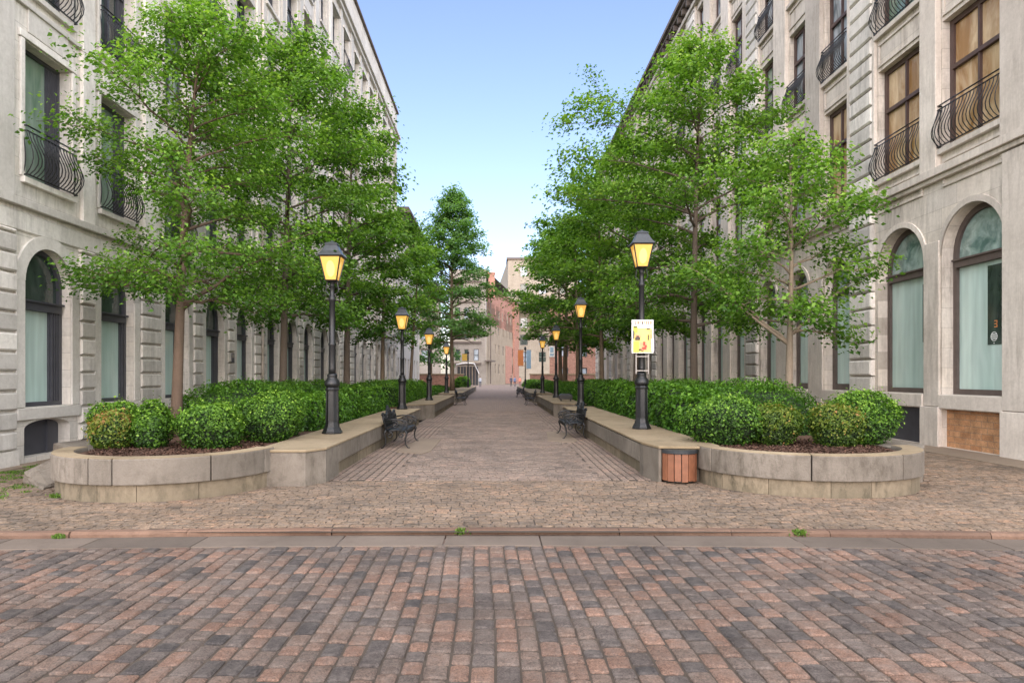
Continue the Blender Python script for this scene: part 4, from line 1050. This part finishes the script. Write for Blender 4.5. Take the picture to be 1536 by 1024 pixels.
m = MB(); m.box(-1.8, -.4, 1.0, 2.6, 19, 24.2); m.box(-1.92, -.28, .88, 2.72, 24.2, 24.5); m.build('chimney', M['pinkbrick'], E2)
m = MB(); m.poly([(-2.28, 0, 22.0), (5.75, 42, 22.0), (20, 42, 22), (20, 60, 22), (-2.28, 60, 22)]); m.build('roof', M['cornice'], E2)
m = MB(); m.f = f; m.tube([(2.5, .5, 20.6), (2.5, .5, .2)], .12, 6); m.box(-1.5, 3.5, .0, 1.4, 5.0, 5.3); m.build('ledge', M['cornice'], E2)
E3 = thing('tall_building', 'tall plain beige block rising behind the brick building', 'building', (3.3, 200, 0))
wins = [(a, a + 2.2, z, z + 3) for a in (3.6, 9, 14.5) for z in (6, 11, 16, 21, 26, 31)]
f, L = quad_building(E3, (3.3, 200), (24, 200), 36, 1, M['beige2'], wins)
f, L = quad_building(E3, (.6, 262), (3.3, 200), 36, 1, M['beige2'], [(50, 51.5, 8, 27)], 'side_wall')
m = MB(); m.box(-.4, 21, -.4, 60, 36, 36.6); m.build('roof', M['cornice'], E3)
E4 = thing('brick_building', 'red brick house half hidden under the far right trees', 'building', (10, 96, 0))
wins = [(a, a + 1.2, z, z + 1.8) for a in (1.5, 4.2, 7.0, 10) for z in (1.2, 4.6, 8)]
f, L = quad_building(E4, (7.6, 98), (24, 98), 12.5, 1, M['terracotta'], wins)
m = MB(); m.box(-2.6, 14.2, 1.8, 14, 12.5, 12.9); m.build('roof', M['cornice'], E4)
E5 = thing('commercial_building', 'pale grey building glimpsed behind the distant left trees', 'building', (-20, 125, 0))
wins = [(a, a + 1.4, z, z + 2.2) for a in (2, 5, 8, 11, 14, 17) for z in (4.5, 8.6, 12.6)]
f, L = quad_building(E5, (-31, 126), (-10.3, 126), 18, 1, M['greyrender'], wins)
m = MB(); m.box(-11.3, 9.9, .8, 14, 18, 18.5); m.build('roof', M['cornice'], E5)
# low terracotta walls at the far side gardens
for i, (xa, xb, y, lab) in enumerate(((-12.5, -4.2, 86, 'low terracotta brick garden wall at the far left behind the hedges'), (4.3, 14, 88, 'low terracotta brick garden wall at the far right under the trees'))):
    root = thing('brick_wall', lab, 'wall', (xa, y, 0))
    m = MB(); m.box(0, xb - xa, 0, .4, -.1, 1.95); m.build('wall', M['terracotta'], root)
    m = MB(); m.box(-.1, xb - xa + .1, -.08, .48, 1.952, 2.1); m.build('coping', M['cap'], root)

# ------------------------------------------------------------------ lamps
def lamp(label, x, y, z, H):
    root = thing('street_lamp', label, 'street lamp', (x, y, z), 0, 'black lantern street lamps on the stone walls')
    LH = .60; zt = H - .33; zb = zt - .47          # lantern glass between zb and zt
    m = MB(); m.lathe([(.205, 0), (.205, .035), (.19, .05), (.175, .09), (.15, .13), (.142, .17), (.135, .20), (.13, .24)], n=8, rot=PI / 8)
    m.lathe([(.128, .24), (.122, .5), (.118, .86)], n=8, rot=PI / 8)
    m.lathe([(.14, .86), (.145, .89), (.12, .93)], n=8, rot=PI / 8)
    for k in range(8):
        a = 2 * PI * k / 8; c, s_ = math.cos(a), math.sin(a)
        m.tube([(.122 * math.cos(a + PI / 8), .122 * math.sin(a + PI / 8), .25), (.115 * math.cos(a + PI / 8), .115 * math.sin(a + PI / 8), .86)], .012, 4)
    m.build('pedestal', M['iron'], root, bevel=.004)
    m = MB(); m.lathe([(.125, .93), (.15, .96), (.155, 1.0), (.14, 1.06), (.105, 1.10), (.095, 1.13), (.105, 1.15), (.10, 1.18), (.078, 1.20)], n=16); m.build('collar', M['iron'], root, smooth=True)
    m = MB(); m.lathe([(.074, 1.20), (.07, 1.3), (.07, 1.75), (.078, 1.77), (.078, 1.80), (.066, 1.82), (.056, zb - .42), (.07, zb - .40), (.07, zb - .34), (.05, zb - .31), (.045, zb - .12), (.06, zb - .10), (.04, zb - .06), (.085, zb - .02), (.105, zb)], n=14)
    m.build('shaft', M['iron'], root, smooth=True)
    m = MB(); n0, n1 = .112, .205; s4 = math.sqrt(2)
    for k in range(4):
        a = PI / 4 + k * PI / 2
        m.tube([(n0 * s4 * math.cos(a), n0 * s4 * math.sin(a), zb), (n1 * s4 * math.cos(a), n1 * s4 * math.sin(a), zt)], .014, 4)
        b = a + PI / 2
        for q, zz in ((n0, zb), (n1, zt)): m.tube([(q * s4 * math.cos(a), q * s4 * math.sin(a), zz), (q * s4 * math.cos(b), q * s4 * math.sin(b), zz)], .013, 4)
    for s_ in (-1, 1): m.tube([(s_ * .05, 0, zb - .3), (s_ * .13, 0, zb - .2), (s_ * .10, 0, zb - .02)], .012, 5)
    m.build('lantern_frame', M['iron'], root)
    m = MB(); m.rings([[(sx * q, sy * q, zz) for sx, sy in ((-1, -1), (1, -1), (1, 1), (-1, 1))] for q, zz in ((n0 - .006, zb + .01), (n1 - .006, zt - .005))])
    gl = m.build('lantern_glass', M['lampglass'], root)
    m = MB(); m.lathe([(.03, zb + .08), (.075, zb + .16), (.085, zb + .26), (.06, zb + .36), (.02, zb + .4)], n=12); m.f = None
    # the lit bulb shows as a brighter patch just behind each pane
    m = MB()
    for k in range(4):
        a = k * PI / 2; ca, sa = math.cos(a), math.sin(a); pts = []
        for j in range(14):
            t = 2 * PI * j / 14; u, zz = .085 * math.cos(t), zb + .22 + .16 * math.sin(t); d = n0 + (n1 - n0) * (zz - zb) / (zt - zb) - .004
            pts.append((u * ca - d * sa * -1, u * sa * 1 + d * ca * -1, zz))
        m.poly(pts)
    m.build('glow', M['bulb'], gl)
    m = MB(); rs = []
    for q, zz in ((.226, zt), (.24, zt + .02), (.232, zt + .035), (.175, zt + .11), (.128, zt + .21), (.115, zt + .235), (.132, zt + .245), (.122, zt + .265), (.08, zt + .29), (.03, zt + .31), (.022, zt + .33)):
        rs.append([(sx * q, sy * q, zz) for sx, sy in ((-1, -1), (1, -1), (1, 1), (-1, 1))])
    m.rings(rs); m.build('lantern_roof', M['roofmetal'], root, bevel=.004)
    return root
lamp('nearest left lantern lamp on the stone wall, its amber glass lit', -3.3, 13.7, .565, 3.86)
lamp('second lamp on the left, at the far end of the near left wall', -3.32, 24.0, .565, 3.6)
lamp('third lamp on the left, standing on the second left wall', -3.18, 32.2, .6, 3.42)
lamp('fourth and smallest lamp on the left', -3.35, 45.6, .62, 3.4)
lamp('nearest right lantern lamp with a colourful poster fixed to its shaft', 3.1, 14.6, .588, 4.25)
lamp('second lamp on the right, beside the near right bench', 3.25, 26.4, .588, 4.2)
lamp('third lamp on the right, with a blue and white banner', 3.15, 36.2, .6, 3.85)
lamp('fourth and smallest lamp on the right', 3.1, 46.2, .6, 3.85)

# poster fixed to the nearest right lamp
ps = thing('poster', 'white framed colourful poster on the nearest right lamp', 'poster', (3.1, 14.45, 2.18))
m = MB(); m.box(-.245, .215, -.02, .0, .02, .725); m.build('board', M['white'], ps, bevel=.004)
def patch(mb, x0, x1, z0, z1, w=-.024): mb.box((x0 + .02) * 1.1 - .018, (x1 + .02) * 1.1 - .018, w, -.018, .035 + (z0 - .06) * 1.04, .035 + (z1 - .06) * 1.04)
def art(name, mat, L):
    mb = MB()
    for i, q in enumerate(L): patch(mb, *q, w=-.0215 - .0004 * (i + 1) - art.k)
    art.k += .004; mb.build(name, mat, ps)
art.k = 0
mat_lime = plain('lime_ink', (.45, .52, .06), .6); mat_yel = plain('yellow_ink', (.85, .66, .16), .6, 0, .15, 14); mat_pk = plain('salmon_ink', (.8, .33, .15), .6, 0, .4, 14); mat_dk = plain('dark_ink', (.06, .04, .03), .6); mat_red = plain('red_ink', (.55, .05, .03), .6); mat_lil = plain('lilac_ink', (.6, .5, .6), .6)
art('print', mat_yel, [(-.20, .16, .06, .56)])
art('print', mat_lime, [(-.20, -.09, .06, .28), (-.20, -.12, .42, .60)]); art('print', mat_pk, [(-.08, .08, .10, .28), (-.16, -.05, .36, .46), (.12, .17, .16, .52)]); art('print', mat_lil, [(.15, .20, .08, .34)])
art('print', mat_red, [(-.01, .03, .20, .28), (-.03, .05, .12, .17), (.02, .06, .17, .21)])
mb = MB()
for q in ((-.16, -.07, .31, .37), (-.14, -.09, .37, .40), (.08, .10, .31, .42), (-.09, -.04, .10, .13), (-.04, .0, .085, .10), (.06, .12, .53, .55), (-.20, -.18, .34, .50), (-.19, -.12, .565, .585)): patch(mb, *q, w=-.0215 - art.k)
mb.build('print', mat_dk, ps)
mb = MB(); mb2 = MB(); x = -.17
for k in range(8):   # a row of orange and dark letter-like strokes, unreadable in the photograph
    wd = .028; (mb if k % 3 else mb2).box(x, x + .013, -.028, -.018, .62, .70); mb.box(x, x + wd, -.0285, -.018, .68, .70)
    if k % 2: mb2.box(x + wd - .012, x + wd, -.0283, -.018, .635, .685)
    else: mb.box(x, x + wd, -.0281, -.018, .66, .668)
    x += .045
mb.build('lettering', mat_pk, ps); mb2.build('lettering', mat_dk, ps)
m = MB(); m.box(-.16, -.14, -.01, .02, -.42, 0); m.box(.10, .12, -.01, .02, -.42, 0); m.box(-.14, .10, -.01, .015, -.06, -.04); m.box(-.14, .10, -.01, .015, -.36, -.34)
m.build('bracket', M['alu'], ps)
def banner(name, label, x, y, z, w_, h_, mat, arm, mat2=None):
    r = thing(name, label, 'banner', (x, y, z)); m = MB(); m.box(0, w_, -.01, .01, 0, h_); m.build('cloth', M[mat], r)
    m = MB(); m.tube([(min(arm, 0), 0, h_ + .03), (max(w_, arm), 0, h_ + .03)], .015, 5); m.tube([(min(arm, 0), 0, -.02), (max(w_, arm), 0, -.02)], .015, 5); m.build('rod', M['iron'], r)
    if mat2: m = MB(); m.box(w_ * .14, w_ * .86, -.016, .016, h_ * .10, h_ * .30); m.box(w_ * .2, w_ * .8, -.016, .016, h_ * .42, h_ * .9); m.build('print', M[mat2], r)
banner('banner', 'small white and blue banner hanging from the third right lamp', 2.78, 36.1, 2.75, .28, .58, 'white', .35, 'blue')
for s, lab in ((-1, 'thin dark pole with a yellow banner at the far left'), (1, 'dark pole with orange and blue banners at the far right')):
    r = thing('banner_pole', lab, 'pole', (s * 3.1, 74, .5)); m = MB(); m.lathe([(.16, 0), (.12, .2), (.1, .9), (.06, 1.0), (.05, 4.3 if s > 0 else 3.8)], n=8); m.lathe([(.1, 4.1 if s > 0 else 3.7), (.14, 4.3 if s > 0 else 3.8), (.02, 4.5 if s > 0 else 4.0)], n=8); m.build('shaft', M['iron'], r)
banner('banner', 'yellow banner on the thin pole near the white canopy', -3.75, 74, 3.45, .55, .72, 'yellow', .6, None)
banner('banner', 'orange banner hanging left of the far dark pole', 2.3, 74, 2.9, .6, 1.7, 'orange', .75, None)
banner('banner', 'pale blue banner hanging right of the far dark pole', 3.22, 74, 2.6, .5, 2.0, 'blue', -.1, None)

m = MB(); m.box(-.3, .3, -.2, .2, .08, .26); m.rings([[(-.3, -.2, .26), (.3, -.2, .26), (.3, .2, .26), (-.3, .2, .26)], [(-.18, -.12, .34), (.18, -.12, .34), (.18, .12, .34), (-.18, .12, .34)]])
for sx in (-.24, .2): m.box(sx, sx + .05, -.16, .16, 0, .08)
eb = m.build('utility_box', M['iron'], bevel=.01); eb.location = (3.15, 31.2, .6); tag(eb, 'low black metal box with a hipped lid on the second right wall', 'utility box')
# ------------------------------------------------------------------ bin
r = thing('slatted_bin', 'round reddish wooden slatted bin with dark metal rim set under the wall cap', 'bin', (2.95, 11.05, 0))
m = MB(); m.lathe([(.245, .03), (.245, .46)], n=24); m.build('liner', M['darkvoid'], r)
for k in range(15):
    a = 2 * PI * k / 15 - PI / 2 + .1; ca, sa = math.cos(a), math.sin(a); m = MB(); m.f = (lambda ca, sa: (lambda p: (p[0] * -sa + p[1] * ca, p[0] * ca + p[1] * sa, p[2])))(ca, sa)
    m.box(-.05, .05, .25, .275, .035 + rr.uniform(-.01, .012), .475); m.t = rr.random(); m.build('slat', M['wood'], r, bevel=.004)
m = MB(); m.lathe([(.27, .478), (.295, .48), (.298, .535), (.27, .542)], n=28); m.build('rim', M['roofmetal'], r, smooth=False)

# ------------------------------------------------------------------ benches
def spiral(c, r, turns, a0, n=14, sgn=1): return [(c[0] + r * (1 - .8 * k / n) * math.cos(a0 + sgn * turns * 2 * PI * k / n), c[1] + r * (1 - .8 * k / n) * math.sin(a0 + sgn * turns * 2 * PI * k / n)) for k in range(n + 1)]
def make_bench(label, loc, rz):
    root = thing('iron_bench', label, 'bench', loc, rz, 'ornate black iron benches against the walls')
    HL = .92    # local x along the bench, -y towards the sitter, back at y=.24
    top = lambda x: .80 + .14 * math.exp(-(x / .34) ** 2) + .035 * math.cos(abs(x) * 7) 
    back = lambda x, z: .20 + (z - .42) * .22
    m = MB()
    xs = np.linspace(-HL, HL, 25)
    m.tube([(x, back(x, top(x)), top(x)) for x in xs], .022, 6); m.tube([(x, back(x, .5), .49) for x in xs], .016, 6)
    for s in (-1, 1): m.tube([(s * HL, back(0, .42), .42), (s * HL, back(0, .6), .62), (s * (HL + .03), back(0, top(HL)), top(HL)), (s * (HL + .10), back(0, .82), .80)], .022, 6)
    def curl(c, r, a0, sgn, turns=1.3, th=.018): m.tube([(x, back(x, z), z) for x, z in spiral(c, r, turns, a0, 16, sgn)], th, 5)
    for i in range(9):
        cx = -HL + .1 + i * (2 * HL - .2) / 8; mid = (.5 + top(cx)) / 2; r_ = (top(cx) - .5) * .42
        curl((cx - .05, mid), r_, 1.6, 1); curl((cx + .05, mid), r_, 1.5, -1); curl((cx, .57), .07, -1.5, 1, 1., .016)
        m.tube([(cx, back(cx, .5), .5), (cx + .04, back(cx, mid), mid), (cx - .02, back(cx, top(cx)), top(cx))], .017, 5)
    for i in range(5):
        cx = -.28 + .14 * i; m.lathe([(.0, top(cx) - .13), (.035, top(cx) - .10), (.04, top(cx) - .07), (.0, top(cx) - .03)], (cx, back(cx, top(cx) - .08)), 6)
    m.build('backrest', M['iron'], root, smooth=True)
    m = MB(); m.tube([(x, -.26 + .015 * math.cos(x * 6), .43) for x in xs], .022, 6); m.tube([(x, .20, .43) for x in xs], .018, 6)
    for i in range(17):
        cx = -HL + .04 + i * (2 * HL - .08) / 16; m.tube([(cx, -.26, .43), (cx + .03, -.1, .425), (cx - .03, .08, .425), (cx, .20, .43)], .019, 5)
    for yy in (-.15, -.03, .09): m.tube([(x, yy + .02 * math.sin(x * 22), .43) for x in np.linspace(-HL, HL, 41)], .015, 5)
    for i in range(10):
        c = -HL + .1 + i * .18; m.tube([(x, -.27, z) for x, z in spiral((c, .37), .055, 1.1, 0, 12)], .015, 4)
    m.build('seat', M['iron'], root, smooth=True)
    for s in (-1, 1):
        m = MB(); X = s * HL
        m.tube([(X, .22, .66), (X, .05, .69), (X, -.12, .68), (X, -.26, .65), (X, -.31, .58), (X, -.27, .53), (X, -.22, .56)], .02, 6)
        m.tube([(X, -.25, .43), (X, -.30, .50), (X, -.24, .60), (X, -.18, .66)], .016, 6)
        m.tube([(X, y_, z_) for y_, z_ in spiral((.0, .56), .10, 1.3, .5)], .017, 5); m.tube([(X, y_, z_) for y_, z_ in spiral((-.13, .54), .08, 1.2, 2.5)], .017, 5)
        m.build('armrest', M['iron'], root, smooth=True)
        for yy, sg in ((-.24, -1), (.20, 1)):
            m = MB(); m.tube([(X, yy, .44), (X, yy + sg * .05, .36), (X, yy + sg * .01, .22), (X, yy - sg * -.02, .10), (X, yy + sg * .08, .02), (X, yy + sg * .12, .02)], [.026, .026, .02, .017, .018, .018], 6)
            m.tube([(X, a_, b_) for a_, b_ in spiral((yy - sg * .08, .32), .09, 1.2, 1.0 if sg > 0 else 2.2, sgn=sg)], .017, 5)
            m.build('leg', M['iron'], root, smooth=True)
    return root
b0 = make_bench('near left iron bench with a peaked scrollwork back', (-2.42, 17.1, .0), PI / 2)
dup(b0, (2.16, 19.6, 0), -PI / 2, 'near right iron bench seen end on, facing the path')
dup(b0, (-2.2, 41.6, 0), PI / 2, 'tiny far left iron bench by the second left wall')
dup(b0, (2.05, 41.2, 0), -PI / 2, 'small far right iron bench, the nearer of the two distant right ones')
dup(b0, (1.98, 57, 0), -PI / 2, 'most distant right iron bench near the third right wall')

# ------------------------------------------------------------------ canopy, people, parked things at the end
r = thing('canopy', 'white curved entrance canopy with yellow posts at the end of the path', 'canopy', (-8.2, 138, 0))
m = MB(); rs = []
for k in range(11):
    t = k / 10; x = 4.6 * t; z = 4.1 + .35 * math.sin(PI * t) if t < .8 else 4.1 + .35 * math.sin(PI * t) - (t - .8) * 9
    rs.append([(x, 0, z), (x, 3, z), (x, 3, z + .16), (x, 0, z + .16)])
m.rings(rs); m.build('roof', M['white'], r)
for k in range(7): m = MB(); m.box(.2 + k * .6, .34 + k * .6, 0, .1, 0, 3.9); m.build('post', M['tan'] if k % 2 else M['cornice'], r)
m = MB(); m.box(.1, 4.4, 1.2, 1.4, 0, 3.8); m.build('screen', M['darkvoid'], r)
def person(label, x, y, top, legs, rz=0, h=1.74, stride=.12, bag=False):
    r = thing('person', label, 'person', (x, y, 0), rz); k = h / 1.74
    V = [(0, 0, .94), (0, 0, 1.15), (0, .01, 1.38), (0, 0, 1.50), (0, -.01, 1.60), (0, -.01, 1.72)]
    E = [(0, 1), (1, 2), (2, 3), (3, 4), (4, 5)]; Rr = [.14, .13, .15, .06, .09, .08]
    for s in (-1, 1):
        b = len(V); V += [(s * .10, 0, .88), (s * .10, -s * stride * .6, .50), (s * .10, s * stride * .3, .08), (s * .10, s * stride * .3 - .13, .04)]; Rr += [.095, .065, .045, .035]; E += [(0, b), (b, b + 1), (b + 1, b + 2), (b + 2, b + 3)]
        b = len(V); V += [(s * .19, 0, 1.42), (s * .25, .02, 1.15), (s * .25, -.06, .92), (s * .25, -.07, .82)]; Rr += [.055, .045, .035, .03]; E += [(2, b), (b, b + 1), (b + 1, b + 2), (b + 2, b + 3)]
    me = bpy.data.meshes.new('body'); me.from_pydata([tuple(c * k for c in v) for v in V], E, []); o = bpy.data.objects.new('body', me); COL.objects.link(o); o.parent = r
    sk = o.modifiers.new('skin', 'SKIN'); me.skin_vertices[0].data[0].use_root = True
    for i, q in enumerate(Rr): me.skin_vertices[0].data[i].radius = (q, q * .85)
    su = o.modifiers.new('sub', 'SUBSURF'); su.levels = su.render_levels = 1
    m_, nt_, bs, _ = newmat('clothing_and_skin'); g_ = nt_.nodes.new('ShaderNodeTexCoord'); s_ = nt_.nodes.new('ShaderNodeSeparateXYZ'); nt_.links.new(g_.outputs['Object'], s_.inputs[0])
    mp = nt_.nodes.new('ShaderNodeMath'); mp.operation = 'MULTIPLY'; mp.inputs[1].default_value = .5; nt_.links.new(s_.outputs[2], mp.inputs[0])
    cr = ramp(nt_, mp.outputs[0], [(0, legs), (.465, legs), (.47, top), (.755, top), (.76, (.42, .26, .18))]); nt_.links.new(cr, bs.inputs['Base Color']); bs.inputs['Roughness'].default_value = .8
    me.materials.append(m_)
    hm = MB(); hm.lathe([(.06, 1.66 * k), (.105, 1.70 * k), (.10, 1.76 * k), (.05, 1.80 * k)], n=10); hm.build('hair', M['darkvoid'], r, smooth=True)
person('distant person in a pale grey top standing beside the white canopy', -2.7, 112, (.42, .46, .52), (.06, .07, .10), .3)
person('distant person in dark navy clothes, leftmost of the three on the right', 2.5, 118, (.05, .06, .10), (.04, .04, .05), -.4, 1.8)
person('distant person in a blue top walking beside the navy clad one', 3.2, 120, (.12, .20, .35), (.05, .05, .07), .5)
person('distant person in a coral top, rightmost of the three on the right', 4.0, 117, (.6, .2, .14), (.25, .1, .1), .2, 1.68)

# ------------------------------------------------------------------ weeds
def tuft(rng, cx, cy, z, n, rad, h):
    C = np.stack([cx + rng.normal(0, rad[0], n), cy + rng.normal(0, rad[1], n), z + rng.uniform(.0, h, n)], 1)
    Nn = rng.normal(0, 1, (n, 3)); Nn[:, 2] *= .4
    return leaf_quads(rng, C, Nn, .05, .3, .1, np.repeat(np.array([[0, 0, 1.]]), n, 0))
rng = np.random.default_rng(77)
for lab, spec in (('green weed tuft growing in the kerb joint near the middle', [(-.40, 7.56, -.03, 90, (.03, .02), .05)]), ('green weed tuft growing in the kerb joint to the right', [(3.32, 7.49, -.03, 110, (.04, .02), .05)]), ('thin weeds along the left stretch of kerb', [(-4.75, 7.40, -.04, 110, (.035, .012), .03)]), ('weeds at the foot of the left curved planter', [(-6.2, 9.62, .0, 160, (.05, .03), .05)])):
    tag(quads_mesh('weed', np.concatenate([tuft(rng, *s) for s in spec]), M['grass'], rng.random(sum(s[3] for s in spec))), lab, 'weed')
sp = []
for _ in range(260):
    y = rng.uniform(9.4, 13.2); x = rng.uniform(XL + .35, -7.1 - max(0, 12 - y) * -.1); 
    if rng.random() < .35 + .65 * (x < -8): sp.append((x, y, .0, 26, (.06, .04), .015))
tag(quads_mesh('moss', np.concatenate([tuft(rng, *s) for s in sp]), M['grass'], rng.random(sum(s[3] for s in sp))), 'thin moss and grass between the stones on the left pavement', 'moss', kind='stuff')
